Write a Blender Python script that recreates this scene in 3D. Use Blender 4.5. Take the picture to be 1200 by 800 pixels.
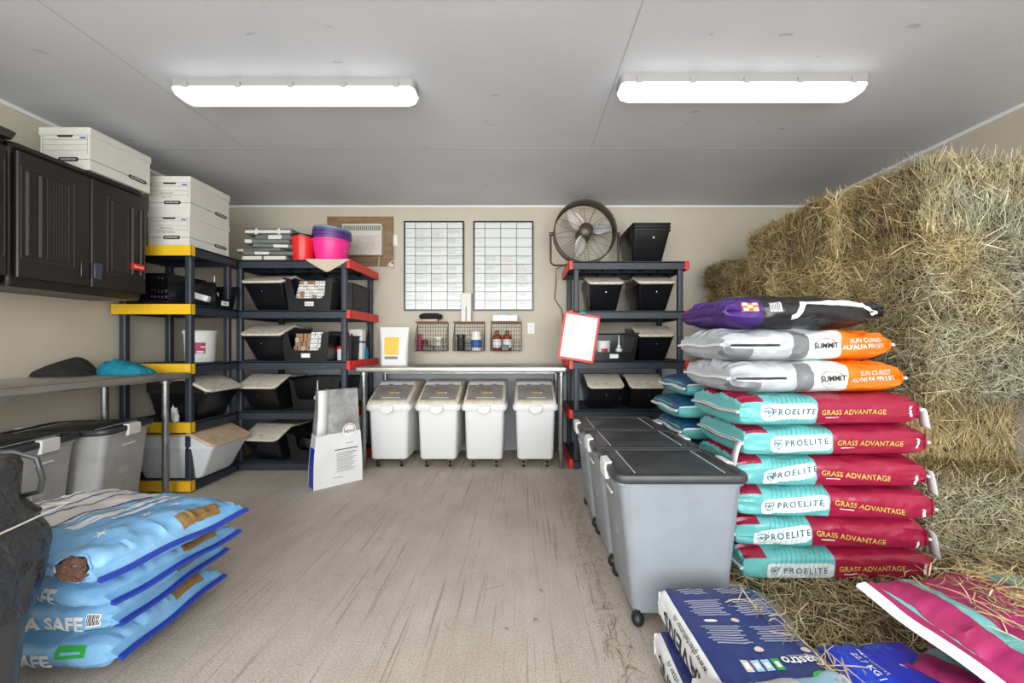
import bpy, bmesh, math, random
import numpy as np
from mathutils import Vector, Matrix, Euler, noise
random.seed(7)
for o in list(bpy.data.objects): bpy.data.objects.remove(o)
SC = bpy.context.scene
COL = SC.collection
PI = math.pi
# ---------------------------------------------------------------- camera
F = 440.0; CX = 612.0; CY = 402.0; H = 1.11
cam = bpy.data.cameras.new('camera'); camo = bpy.data.objects.new('camera', cam); COL.objects.link(camo)
camo.location = (0, 0, H); camo.rotation_euler = (PI/2, 0, 0)
cam.sensor_width = 36; cam.lens = F/1200*36
cam.shift_x = -(CX-600)/1200; cam.shift_y = (CY-400)/1200
cam.clip_start = 0.05
SC.camera = camo
# ---------------------------------------------------------------- light
SC.view_settings.view_transform = 'Standard'; SC.view_settings.look = 'None'
SC.view_settings.gamma = 1; SC.view_settings.use_curve_mapping = False
SC.view_settings.exposure = 0.92
w = bpy.data.worlds.new('sky'); SC.world = w; w.use_nodes = True
w.node_tree.nodes['Background'].inputs[0].default_value = (0.93, 0.96, 1.0, 1)
w.node_tree.nodes['Background'].inputs[1].default_value = 1.6
def area(name, loc, rot, sx, sy, power, color=(1, 1, 1)):
    l = bpy.data.lights.new(name, 'AREA'); l.shape = 'RECTANGLE'; l.size = sx; l.size_y = sy; l.energy = power; l.color = color
    o = bpy.data.objects.new(name, l); COL.objects.link(o); o.location = loc; o.rotation_euler = rot
    return o
# daylight through the open garage door behind the camera
area('door_daylight', (0, -1.75, 1.45), (PI/2 + 0.12, 0, 0), 5.6, 2.2, 105, (0.97, 0.985, 1.0))

# ---------------------------------------------------------------- helpers
def X(px, y): return (px-CX)*y/F
def Z(py, y): return H-(py-CY)*y/F
MATS = {}
def mat(name, col, rough=0.5, metal=0.0, noise_amt=0.0, nscale=8.0, bump=0.0, bscale=60.0, trans=0.0, emit=None, alpha=1.0, spec=0.5, coat=0.0, col2=None, stretch=(1, 1, 1), bdist=0.004):
    m = bpy.data.materials.new(name); m.use_nodes = True; MATS[name] = m
    nt = m.node_tree; b = nt.nodes['Principled BSDF']
    b.inputs['Base Color'].default_value = (*col, 1); b.inputs['Roughness'].default_value = rough
    b.inputs['Metallic'].default_value = metal; b.inputs['Specular IOR Level'].default_value = spec
    b.inputs['Transmission Weight'].default_value = trans; b.inputs['Alpha'].default_value = alpha
    b.inputs['Coat Weight'].default_value = coat
    if emit:
        b.inputs['Emission Color'].default_value = (*emit[0], 1); b.inputs['Emission Strength'].default_value = emit[1]
    if noise_amt > 0 or bump > 0 or col2:
        tc = nt.nodes.new('ShaderNodeTexCoord'); mp = nt.nodes.new('ShaderNodeMapping')
        mp.inputs['Scale'].default_value = stretch
        nt.links.new(tc.outputs['Object'], mp.inputs[0])
    if noise_amt > 0 or col2:
        n = nt.nodes.new('ShaderNodeTexNoise'); n.inputs['Scale'].default_value = nscale; n.inputs['Detail'].default_value = 6
        n.inputs['Roughness'].default_value = 0.65
        nt.links.new(mp.outputs[0], n.inputs['Vector'])
        r = nt.nodes.new('ShaderNodeValToRGB')
        c2 = col2 if col2 else tuple(max(0, c*(1-noise_amt)) for c in col)
        r.color_ramp.elements[0].position = 0.35; r.color_ramp.elements[1].position = 0.68
        r.color_ramp.elements[0].color = (*c2, 1); r.color_ramp.elements[1].color = (*col, 1)
        nt.links.new(n.outputs['Fac'], r.inputs[0]); nt.links.new(r.outputs[0], b.inputs['Base Color'])
    if bump > 0:
        n2 = nt.nodes.new('ShaderNodeTexNoise'); n2.inputs['Scale'].default_value = bscale; n2.inputs['Detail'].default_value = 5
        nt.links.new(mp.outputs[0], n2.inputs['Vector'])
        bp = nt.nodes.new('ShaderNodeBump'); bp.inputs['Strength'].default_value = bump; bp.inputs['Distance'].default_value = bdist
        nt.links.new(n2.outputs['Fac'], bp.inputs['Height']); nt.links.new(bp.outputs[0], b.inputs['Normal'])
    return m

class MB:
    """collects shapes and links them as ONE mesh"""
    def __init__(s): s.v = []; s.f = []; s.m = []
    def add(s, vs, fs, mi=0):
        o = len(s.v); s.v += [tuple(v) for v in vs]
        for f in fs: s.f.append(tuple(i+o for i in f)); s.m.append(mi)
        return s
    def box(s, x0, x1, y0, y1, z0, z1, mi=0, M=None):
        vs = [(x, y, z) for z in (z0, z1) for y in (y0, y1) for x in (x0, x1)]
        if M: vs = [M @ Vector(v) for v in vs]
        return s.add(vs, [(0, 2, 3, 1), (4, 5, 7, 6), (0, 1, 5, 4), (2, 6, 7, 3), (0, 4, 6, 2), (1, 3, 7, 5)], mi)
    def tube(s, pts, r, n=8, mi=0, closed=False, r2=None):
        pts = [Vector(p) for p in pts]; N = len(pts); rings = []
        up = None
        for i, p in enumerate(pts):
            if closed: t = pts[(i+1) % N]-pts[i-1]
            else: t = pts[min(i+1, N-1)]-pts[max(i-1, 0)]
            t.normalize()
            if up is None: up = Vector((0, 0, 1)) if abs(t.z) < 0.9 else Vector((1, 0, 0))
            a = t.cross(up).normalized(); b = a.cross(t).normalized(); up = b
            rr = r if r2 is None else r+(r2-r)*i/(N-1)
            rings.append([p+(a*math.cos(2*PI*k/n)+b*math.sin(2*PI*k/n))*rr for k in range(n)])
        return s.loft(rings, mi, cap=not closed, closed=closed)
    def loft(s, rings, mi=0, cap=True, closed=False, capb=None, capt=None):
        n = len(rings[0]); vs = [v for r in rings for v in r]; fs = []
        R = len(rings)
        for i in range(R if closed else R-1):
            j = (i+1) % R
            for k in range(n):
                l = (k+1) % n; fs.append((i*n+k, i*n+l, j*n+l, j*n+k))
        if capb is None: capb = cap
        if capt is None: capt = cap
        if not closed:
            if capb: fs.append(tuple(range(n-1, -1, -1)))
            if capt: fs.append(tuple((R-1)*n+k for k in range(n)))
        return s.add(vs, fs, mi)
    def lathe(s, prof, c=(0, 0, 0), n=24, mi=0, axis='z', M=None):
        rings = []
        for r, z in prof:
            ring = []
            for k in range(n):
                a = 2*PI*k/n; p = (r*math.cos(a), r*math.sin(a), z)
                if axis == 'y': p = (p[0], p[2], -p[1])
                if axis == 'x': p = (p[2], p[0], p[1])
                if M: p = M @ Vector(p)
                ring.append((p[0]+c[0], p[1]+c[1], p[2]+c[2]))
            rings.append(ring)
        return s.loft(rings, mi)
    def prism(s, poly, t0, t1, axis='x', mi=0, M=None):
        """poly in the plane across the axis. x:(y,z)  y:(x,z)  z:(x,y)"""
        def P(a, b, t):
            p = {'x': (t, a, b), 'y': (a, t, b), 'z': (a, b, t)}[axis]
            return M @ Vector(p) if M else p
        n = len(poly); vs = [P(a, b, t0) for a, b in poly]+[P(a, b, t1) for a, b in poly]
        fs = [tuple(range(n-1, -1, -1)), tuple(range(n, 2*n))]+[(k, (k+1) % n, n+(k+1) % n, n+k) for k in range(n)]
        return s.add(vs, fs, mi)
    def ring(s, r, c=(0, 0, 0), t=0.003, n=32, mi=0, axis='y', m=6):
        pts = []
        for k in range(n):
            a = 2*PI*k/n; ca, sa = r*math.cos(a), r*math.sin(a)
            pts.append({'y': (c[0]+ca, c[1], c[2]+sa), 'z': (c[0]+ca, c[1]+sa, c[2]), 'x': (c[0], c[1]+ca, c[2]+sa)}[axis])
        return s.tube(pts, t, m, mi, closed=True)
    def build(s, name, mats, parent=None, loc=None, rot=None, bevel=0.0, smooth=True, seg=2, fix=True):
        me = bpy.data.meshes.new(name); me.from_pydata(s.v, [], s.f)
        if not isinstance(mats, (list, tuple)): mats = [mats]
        for m in mats: me.materials.append(MATS[m] if isinstance(m, str) else m)
        me.polygons.foreach_set('material_index', s.m)
        if fix:
            bm = bmesh.new(); bm.from_mesh(me); bmesh.ops.recalc_face_normals(bm, faces=bm.faces); bm.to_mesh(me); bm.free()
        if smooth:
            me.polygons.foreach_set('use_smooth', [True]*len(me.polygons)); me.set_sharp_from_angle(angle=math.radians(38))
        me.update()
        o = bpy.data.objects.new(name, me); COL.objects.link(o)
        if parent: o.parent = parent
        if loc: o.location = loc
        if rot: o.rotation_euler = rot
        if bevel:
            b = o.modifiers.new('bevel', 'BEVEL'); b.width = bevel; b.segments = seg; b.limit_method = 'ANGLE'; b.angle_limit = math.radians(35)
            b.harden_normals = False
        return o
def rrect(w, d, r, z, cx=0, cy=0, n=5):
    r = min(r, w/2-1e-4, d/2-1e-4); pts = []
    for (sx, sy, a0) in ((1, -1, -PI/2), (1, 1, 0), (-1, 1, PI/2), (-1, -1, PI)):
        for k in range(n+1):
            a = a0+PI/2*k/n
            pts.append((cx+sx*(w/2-r)+r*math.cos(a), cy+sy*(d/2-r)+r*math.sin(a), z))
    return pts
def tag(o, label, cat, group=None):
    o['label'] = label; o['category'] = cat
    if group: o['group'] = group
    return o
def thing(name, label, cat, loc=(0, 0, 0), rz=0, group=None, rot=None):
    o = bpy.data.objects.new(name, None); COL.objects.link(o); o.empty_display_size = 0.05
    o.location = loc; o.rotation_euler = rot if rot else (0, 0, rz)
    return tag(o, label, cat, group)
def struct(o):
    o['kind'] = 'structure'; return o
def stuff(o):
    o['kind'] = 'stuff'; return o
def dup(root, label=None, loc=None, rz=None, group=None):
    r = root.copy(); COL.objects.link(r)
    if loc: r.location = loc
    if rz is not None: r.rotation_euler = (0, 0, rz)
    if label: r['label'] = label
    if group: r['group'] = group
    for ch in list(root.children):
        c = ch.copy(); COL.objects.link(c); c.parent = r
        for g in list(ch.children):
            d = g.copy(); COL.objects.link(d); d.parent = c
    return r
_tc = {}
def text2d(s, size=1.0, bold=0.0, align='CENTER', spacing=1.0):
    k = (s, bold, align, spacing)
    if k not in _tc:
        cu = bpy.data.curves.new('tmp_text', 'FONT'); cu.body = s; cu.size = 1.0; cu.offset = bold; cu.align_x = align; cu.align_y = 'CENTER'
        cu.space_character = spacing; cu.resolution_u = 3
        o = bpy.data.objects.new('tmp_text', cu); COL.objects.link(o)
        bpy.context.view_layer.update()
        me = bpy.data.meshes.new_from_object(o)
        bm = bmesh.new(); bm.from_mesh(me); bmesh.ops.triangulate(bm, faces=bm.faces)
        for _ in range(3):
            ed = [e for e in bm.edges if e.calc_length() > .22]
            if not ed: break
            bmesh.ops.subdivide_edges(bm, edges=ed, cuts=1); bmesh.ops.triangulate(bm, faces=bm.faces)
        bm.verts.index_update(); _tc[k] = ([(v.co.x, v.co.y) for v in bm.verts], [tuple(v.index for v in f.verts) for f in bm.faces]); bm.free()
        bpy.data.objects.remove(o); bpy.data.meshes.remove(me); bpy.data.curves.remove(cu)
    vs, fs = _tc[k]
    return [(x*size, y*size) for x, y in vs], fs
def flat_text(mb, s, size, fn, mi=0, bold=0.0, align='CENTER', rot=0.0, spacing=1.0):
    """fn maps text plane (x, y) to a 3D point"""
    vs, fs = text2d(s, size, bold, align, spacing); c, q = math.cos(rot), math.sin(rot)
    mb.add([fn(x*c-y*q, x*q+y*c) for x, y in vs], fs, mi)

# ---------------------------------------------------------------- materials
mat('concrete', (0.47, 0.42, 0.36), 0.85)
mat('ceiling_paint', (0.5, 0.5, 0.51), 0.55)
mat('wall_paint', (0.55, 0.50, 0.395), 0.6, bump=0.15, bscale=14, col2=(0.50, 0.455, 0.36), nscale=1.4)
mat('trim_paint', (0.72, 0.72, 0.70), 0.5)
mat('grey_wall', (0.42, 0.44, 0.45), 0.6, bump=0.15, bscale=14)
mat('black_plastic', (0.006, 0.0065, 0.008), 0.28)
mat('black_matte', (0.008, 0.0085, 0.01), 0.5)
mat('slate_plastic', (0.030, 0.038, 0.052), 0.45, noise_amt=0.3, nscale=5)
mat('shelf_top', (0.035, 0.037, 0.042), 0.7, noise_amt=0.4, nscale=9)
mat('yellow_plastic', (0.80, 0.48, 0.02), 0.4)
mat('red_plastic', (0.68, 0.022, 0.015), 0.4)
mat('steel', (0.56, 0.55, 0.53), 0.32, 1.0, noise_amt=0.25, nscale=6, stretch=(0.3, 4, 1))
mat('steel_top', (0.52, 0.50, 0.46), 0.38, 0.85, noise_amt=0.25, nscale=5)
mat('galvanised', (0.40, 0.43, 0.42), 0.35, 0.9, noise_amt=0.35, nscale=20)
mat('cabinet_plastic', (0.015, 0.013, 0.011), 0.36, bump=0.5, bscale=420, bdist=0.0012)
mat('cabinet_mesh', (0.040, 0.036, 0.030), 0.45)
mat('cardboard_white', (0.66, 0.65, 0.58), 0.7, noise_amt=0.06, nscale=10)
mat('print_grey', (0.20, 0.20, 0.19), 0.7)
mat('print_teal', (0.10, 0.22, 0.26), 0.7)
mat('print_black', (0.012, 0.012, 0.013), 0.6)
mat('print_white', (0.78, 0.78, 0.76), 0.5)
mat('print_blue', (0.03, 0.10, 0.42), 0.5)
mat('white_plastic', (0.74, 0.74, 0.71), 0.4)
mat('white_bin', (0.76, 0.765, 0.75), 0.42)
mat('bin_rim', (0.72, 0.69, 0.62), 0.5, col2=(0.60, 0.50, 0.38), nscale=14)
mat('smoky_lid', (0.34, 0.32, 0.28), 0.22, noise_amt=0.35, nscale=9)
mat('beige_lid', (0.68, 0.65, 0.57), 0.5, col2=(0.52, 0.45, 0.34), nscale=22)
mat('tan_lid', (0.62, 0.47, 0.33), 0.55, col2=(0.50, 0.33, 0.20), nscale=14)
mat('clear_white', (0.66, 0.69, 0.70), 0.35)
mat('tote_plastic', (0.26, 0.285, 0.31), 0.34, noise_amt=0.14, nscale=5, bump=0.08, bscale=120)
mat('tote_plastic_warm', (0.47, 0.465, 0.45), 0.4, noise_amt=0.22, nscale=9, bump=0.08, bscale=120)
mat('tote_lid', (0.028, 0.030, 0.033), 0.38, col2=(0.045, 0.045, 0.045), nscale=10, bump=0.1, bscale=40)
mat('rubber', (0.012, 0.012, 0.012), 0.45)
mat('chrome', (0.6, 0.6, 0.6), 0.2, 1.0)
mat('lens', (0.9, 0.9, 0.9), 0.4, emit=((1.0, 1.0, 1.0), 1.6))
mat('fixture_grey', (0.30, 0.295, 0.285), 0.5)
mat('caulk', (0.43, 0.43, 0.43), 0.6)
mat('ac_cream', (0.62, 0.60, 0.52), 0.45)
mat('board_white', (0.70, 0.73, 0.70), 0.12)
mat('ink_black', (0.03, 0.03, 0.04), 0.5)
mat('ink_red', (0.45, 0.14, 0.10), 0.5)
mat('ink_green', (0.07, 0.35, 0.27), 0.5)
mat('fan_metal', (0.10, 0.08, 0.06), 0.4, 0.6)
mat('fan_blade', (0.55, 0.58, 0.62), 0.35, 0.15)
mat('fan_blade_warm', (0.66, 0.60, 0.55), 0.35, 0.1)
mat('plywood', (0.30, 0.19, 0.09), 0.6, col2=(0.17, 0.10, 0.045), nscale=5, stretch=(1, 1, 9))
mat('dark_latch', (0.035, 0.05, 0.075), 0.3)
mat('wood_strip', (0.22, 0.10, 0.05), 0.6)
mat('pink_plastic', (0.90, 0.03, 0.28), 0.4)
mat('purple_plastic', (0.10, 0.035, 0.20), 0.4)
mat('blue_grey', (0.14, 0.22, 0.32), 0.4)
mat('red_bucket', (0.72, 0.02, 0.02), 0.3)
mat('burlap', (0.56, 0.47, 0.35), 0.9, bump=0.4, bscale=120)
mat('grey_carton', (0.17, 0.18, 0.17), 0.6, noise_amt=0.3, nscale=15)
mat('amber_glass', (0.20, 0.035, 0.015), 0.15)
mat('teal_cloth', (0.0, 0.21, 0.30), 0.85, noise_amt=0.3, nscale=25, bump=0.3, bscale=30)
mat('black_cloth', (0.012, 0.011, 0.010), 0.9)
mat('clear_bag', (0.42, 0.42, 0.41), 0.22, noise_amt=0.5, nscale=9, bump=0.6, bscale=10, bdist=0.02)
mat('paper_white', (0.72, 0.72, 0.71), 0.55, bump=0.3, bscale=12, bdist=0.01)
mat('royal_blue', (0.01, 0.05, 0.55), 0.4)
mat('bag_teal', (0.13, 0.44, 0.43), 0.26, bump=0.25, bscale=14, bdist=0.008)
mat('bag_teal_line', (0.03, 0.27, 0.30), 0.35)
mat('bag_maroon', (0.34, 0.014, 0.052), 0.26, bump=0.25, bscale=14, bdist=0.008, noise_amt=0.2, nscale=9)
mat('bag_magenta', (0.27, 0.018, 0.07), 0.45, bump=0.4, bscale=14, bdist=0.01, col2=(0.36, 0.014, 0.12), nscale=5)
mat('bag_label', (0.66, 0.72, 0.70), 0.35, bump=0.2, bscale=14, bdist=0.008)
mat('bag_gold', (0.62, 0.42, 0.10), 0.4)
mat('bag_ink', (0.03, 0.09, 0.12), 0.4)
mat('bag_navy', (0.01, 0.065, 0.14), 0.35, bump=0.25, bscale=14, bdist=0.008)
mat('bag_silver', (0.55, 0.57, 0.58), 0.25, col2=(0.36, 0.38, 0.40), nscale=3.5, bump=0.35, bscale=12, bdist=0.012)
mat('bag_silver_dark', (0.17, 0.18, 0.19), 0.3, bump=0.3, bscale=14, bdist=0.01)
mat('bag_orange', (0.83, 0.17, 0.008), 0.32, bump=0.25, bscale=14, bdist=0.008)
mat('bag_purple', (0.05, 0.012, 0.15), 0.35)
mat('bag_black', (0.018, 0.018, 0.022), 0.22, bump=0.5, bscale=10, bdist=0.015)
mat('bag_blue', (0.24, 0.47, 0.70), 0.25, bump=0.5, bscale=16, bdist=0.014, col2=(0.13, 0.36, 0.64), nscale=4)
mat('bag_blue_tape', (0.02, 0.05, 0.38), 0.4)
mat('bag_cream', (0.70, 0.68, 0.62), 0.45, bump=0.2, bscale=14, bdist=0.008)
mat('bag_brown', (0.24, 0.14, 0.04), 0.5)
mat('bag_green', (0.03, 0.36, 0.05), 0.5)
mat('bag_indigo', (0.022, 0.035, 0.17), 0.38, bump=0.25, bscale=12, bdist=0.008, col2=(0.016, 0.025, 0.12), nscale=6)
mat('bag_lavender', (0.30, 0.31, 0.42), 0.5)
mat('tape_white', (0.75, 0.75, 0.74), 0.5)
mat('pellets', (0.17, 0.085, 0.05), 0.8, col2=(0.07, 0.035, 0.02), nscale=60)
mat('liner', (0.035, 0.035, 0.037), 0.2, bump=1.0, bscale=13, bdist=0.04, stretch=(1, 1, 0.7))
mat('can_grey', (0.055, 0.055, 0.058), 0.4)
mat('cord_white', (0.60, 0.56, 0.48), 0.5)
mat('cord_black', (0.015, 0.015, 0.015), 0.5)
mat('vial_brown', (0.35, 0.19, 0.09), 0.4)
mat('sky_blue', (0.35, 0.55, 0.70), 0.4)
mat('yellow_print', (0.78, 0.50, 0.04), 0.5)
mat('wine_print', (0.40, 0.02, 0.09), 0.5)
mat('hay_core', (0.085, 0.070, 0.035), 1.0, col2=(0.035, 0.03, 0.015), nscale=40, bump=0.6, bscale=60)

def hay_material(name, stops):
    m = bpy.data.materials.new(name); m.use_nodes = True; MATS[name] = m; nt = m.node_tree; b = nt.nodes['Principled BSDF']
    b.inputs['Roughness'].default_value = 0.75; b.inputs['Specular IOR Level'].default_value = 0.25
    at = nt.nodes.new('ShaderNodeAttribute'); at.attribute_name = 'tint'
    r = nt.nodes.new('ShaderNodeValToRGB'); e = r.color_ramp.elements
    while len(e) < len(stops): e.new(0.5)
    for i, c in enumerate(stops): e[i].position = i/(len(stops)-1); e[i].color = (*c, 1)
    nt.links.new(at.outputs['Fac'], r.inputs[0]); nt.links.new(r.outputs[0], b.inputs['Base Color'])
    return m
hay_material('hay_tan', [(0.10, 0.07, 0.03), (0.34, 0.25, 0.12), (0.42, 0.34, 0.17), (0.58, 0.46, 0.26), (0.80, 0.70, 0.46)])
hay_material('hay_green', [(0.07, 0.065, 0.035), (0.27, 0.24, 0.14), (0.34, 0.35, 0.21), (0.50, 0.48, 0.32), (0.76, 0.72, 0.54)])
def hay_mix(name, A, B):
    m = hay_material(name, A); nt = m.node_tree; N, L = nt.nodes, nt.links; b = N['Principled BSDF']
    r1 = [n for n in N if n.type == 'VALTORGB'][0]; at = [n for n in N if n.type == 'ATTRIBUTE'][0]
    r2 = N.new('ShaderNodeValToRGB'); e = r2.color_ramp.elements
    while len(e) < len(B): e.new(0.5)
    for i, c in enumerate(B): e[i].position = i/(len(B)-1); e[i].color = (*c, 1)
    L.new(at.outputs['Fac'], r2.inputs[0])
    geo = N.new('ShaderNodeNewGeometry'); n = N.new('ShaderNodeTexNoise'); n.inputs['Scale'].default_value = 2.6; n.inputs['Detail'].default_value = 5
    L.new(geo.outputs['Position'], n.inputs['Vector']); sp = N.new('ShaderNodeSeparateXYZ'); L.new(geo.outputs['Position'], sp.inputs[0])
    # bales dried out (tan) towards the back of the stack, greener at the front
    mr = N.new('ShaderNodeMapRange'); mr.inputs[1].default_value = 2.7; mr.inputs[2].default_value = 1.7; mr.inputs[3].default_value = -0.30; mr.inputs[4].default_value = 0.20; L.new(sp.outputs[1], mr.inputs[0])
    ad = N.new('ShaderNodeMath'); ad.operation = 'ADD'; L.new(n.outputs['Fac'], ad.inputs[0]); L.new(mr.outputs[0], ad.inputs[1])
    st = N.new('ShaderNodeMapRange'); st.inputs[1].default_value = 0.38; st.inputs[2].default_value = 0.72; L.new(ad.outputs[0], st.inputs[0])
    mx = N.new('ShaderNodeMix'); mx.data_type = 'RGBA'; L.new(st.outputs[0], mx.inputs['Factor']); L.new(r1.outputs[0], mx.inputs[6]); L.new(r2.outputs[0], mx.inputs[7])
    n3 = N.new('ShaderNodeTexNoise'); n3.inputs['Scale'].default_value = 9; n3.inputs['Detail'].default_value = 4; L.new(geo.outputs['Position'], n3.inputs['Vector'])  # noise darkening put into the hay colour as shade of holes between stalks
    r3 = N.new('ShaderNodeValToRGB'); r3.color_ramp.elements[0].position = 0.36; r3.color_ramp.elements[1].position = 0.6
    r3.color_ramp.elements[0].color = (0.42, 0.36, 0.30, 1); r3.color_ramp.elements[1].color = (1, 1, 1, 1); L.new(n3.outputs['Fac'], r3.inputs[0])
    m2 = N.new('ShaderNodeMix'); m2.data_type = 'RGBA'; m2.blend_type = 'MULTIPLY'; m2.inputs['Factor'].default_value = 0.45; L.new(mx.outputs[2], m2.inputs[6]); L.new(r3.outputs[0], m2.inputs[7])
    L.new(m2.outputs[2], b.inputs['Base Color'])
hay_mix('hay_mixed', [(0.09, 0.06, 0.025), (0.36, 0.255, 0.105), (0.46, 0.355, 0.16), (0.64, 0.50, 0.25), (0.86, 0.74, 0.46)], [(0.065, 0.06, 0.035), (0.25, 0.235, 0.15), (0.32, 0.335, 0.22), (0.47, 0.47, 0.34), (0.76, 0.74, 0.60)])
hay_material('hay_brown', [(0.05, 0.038, 0.018), (0.20, 0.145, 0.065), (0.26, 0.21, 0.09), (0.38, 0.30, 0.15), (0.58, 0.48, 0.29)])

# floor / ceiling node work
def tweak_floor():
    m = MATS['concrete']; nt = m.node_tree; N = nt.nodes; L = nt.links; b = N['Principled BSDF']
    tc = N.new('ShaderNodeTexCoord')
    def ns(sc, stretch, det=6, rough=0.6, rz=0.0):
        mp = N.new('ShaderNodeMapping'); mp.inputs['Scale'].default_value = stretch; mp.inputs['Rotation'].default_value = (0, 0, rz)
        L.new(tc.outputs['Object'], mp.inputs[0])
        n = N.new('ShaderNodeTexNoise'); n.inputs['Scale'].default_value = sc; n.inputs['Detail'].default_value = det; n.inputs['Roughness'].default_value = rough
        L.new(mp.outputs[0], n.inputs['Vector']); return n
    big = ns(0.9, (1, 1, 1)); fine = ns(150, (1, 1, 1), 3); st = ns(9, (1, 0.09, 1), 5, 0.6, 0.06); st2 = ns(60, (1, 0.022, 1), 4, 0.55, -0.03)
    mid = ns(4, (1, 0.6, 1), 8, 0.7)
    def ramp(n, a, b_, c0, c1):
        r = N.new('ShaderNodeValToRGB'); r.color_ramp.elements[0].position = a; r.color_ramp.elements[1].position = b_
        r.color_ramp.elements[0].color = (*c0, 1); r.color_ramp.elements[1].color = (*c1, 1); L.new(n.outputs['Fac'], r.inputs[0]); return r
    r1 = ramp(big, 0.35, 0.68, (0.48, 0.42, 0.35), (0.55, 0.50, 0.44))
    def mul(a, bb, f):
        x = N.new('ShaderNodeMix'); x.data_type = 'RGBA'; x.blend_type = 'MULTIPLY'
        if isinstance(f, float): x.inputs['Factor'].default_value = f
        else: L.new(f, x.inputs['Factor'])
        L.new(a, x.inputs[6]); L.new(bb, x.inputs[7]); return x.outputs[2]
    # the scraped band runs down the middle of the room
    sp = N.new('ShaderNodeSeparateXYZ'); L.new(tc.outputs['Object'], sp.inputs[0])
    mr = N.new('ShaderNodeMapRange'); mr.interpolation_type = 'SMOOTHSTEP'; mr.inputs[1].default_value = 1.5; mr.inputs[2].default_value = 0.3; mr.inputs[3].default_value = 0.1; mr.inputs[4].default_value = 0.85
    ab = N.new('ShaderNodeMath'); ab.operation = 'ABSOLUTE'; ad = N.new('ShaderNodeMath'); ad.inputs[1].default_value = 0.35
    L.new(sp.outputs[0], ad.inputs[0]); L.new(ad.outputs[0], ab.inputs[0]); L.new(ab.outputs[0], mr.inputs[0])
    o = mul(r1.outputs[0], ramp(st, 0.36, 0.60, (0.86, 0.83, 0.79), (1, 1, 1)).outputs[0], 0.35)
    o = mul(o, ramp(st2, 0.33, 0.42, (0.62, 0.58, 0.54), (1, 1, 1)).outputs[0], mr.outputs[0])
    o = mul(o, ramp(mid, 0.34, 0.66, (0.76, 0.73, 0.69), (1.03, 1.03, 1.03)).outputs[0], 0.7)
    o = mul(o, ramp(fine, 0.3, 0.6, (0.62, 0.60, 0.58), (1.08, 1.08, 1.08)).outputs[0], 0.8)
    L.new(o, b.inputs['Base Color'])
    bp = N.new('ShaderNodeBump'); bp.inputs['Strength'].default_value = 0.5; bp.inputs['Distance'].default_value = 0.006
    L.new(st2.outputs['Fac'], bp.inputs['Height'])
    bp2 = N.new('ShaderNodeBump'); bp2.inputs['Strength'].default_value = 0.4; bp2.inputs['Distance'].default_value = 0.003
    L.new(fine.outputs['Fac'], bp2.inputs['Height']); L.new(bp.outputs[0], bp2.inputs['Normal']); L.new(bp2.outputs[0], b.inputs['Normal'])
tweak_floor()
def tweak_ceiling():
    m = MATS['ceiling_paint']; nt = m.node_tree; N = nt.nodes; L = nt.links; b = N['Principled BSDF']
    tc = N.new('ShaderNodeTexCoord')
    mp = N.new('ShaderNodeMapping'); mp.inputs['Scale'].default_value = (0.5, 3, 1); L.new(tc.outputs['Object'], mp.inputs[0])
    n = N.new('ShaderNodeTexNoise'); n.inputs['Scale'].default_value = 16; n.inputs['Detail'].default_value = 6; L.new(mp.outputs[0], n.inputs['Vector'])
    n2 = N.new('ShaderNodeTexNoise'); n2.inputs['Scale'].default_value = 1.2; n2.inputs['Detail'].default_value = 5; L.new(tc.outputs['Object'], n2.inputs['Vector'])
    r = N.new('ShaderNodeValToRGB'); r.color_ramp.elements[0].position = 0.3; r.color_ramp.elements[1].position = 0.7
    r.color_ramp.elements[0].color = (0.555, 0.575, 0.61, 1); r.color_ramp.elements[1].color = (0.63, 0.65, 0.685, 1)
    L.new(n2.outputs['Fac'], r.inputs[0])
    # sparse dents and scuffs
    mp3 = N.new('ShaderNodeMapping'); mp3.inputs['Scale'].default_value = (1, 3, 1); L.new(tc.outputs['Object'], mp3.inputs[0])
    n3 = N.new('ShaderNodeTexNoise'); n3.inputs['Scale'].default_value = 7; n3.inputs['Detail'].default_value = 3; L.new(mp3.outputs[0], n3.inputs['Vector'])
    r3 = N.new('ShaderNodeValToRGB'); r3.color_ramp.elements[0].position = 0.255; r3.color_ramp.elements[1].position = 0.30
    r3.color_ramp.elements[0].color = (0.55, 0.55, 0.55, 1); r3.color_ramp.elements[1].color = (1, 1, 1, 1); L.new(n3.outputs['Fac'], r3.inputs[0])
    mx = N.new('ShaderNodeMix'); mx.data_type = 'RGBA'; mx.blend_type = 'MULTIPLY'; mx.inputs['Factor'].default_value = 0.6
    L.new(r.outputs[0], mx.inputs[6]); L.new(r3.outputs[0], mx.inputs[7]); L.new(mx.outputs[2], b.inputs['Base Color'])
    bp = N.new('ShaderNodeBump'); bp.inputs['Strength'].default_value = 0.2; bp.inputs['Distance'].default_value = 0.003
    L.new(n.outputs['Fac'], bp.inputs['Height']); L.new(bp.outputs[0], b.inputs['Normal'])
tweak_ceiling()

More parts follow.
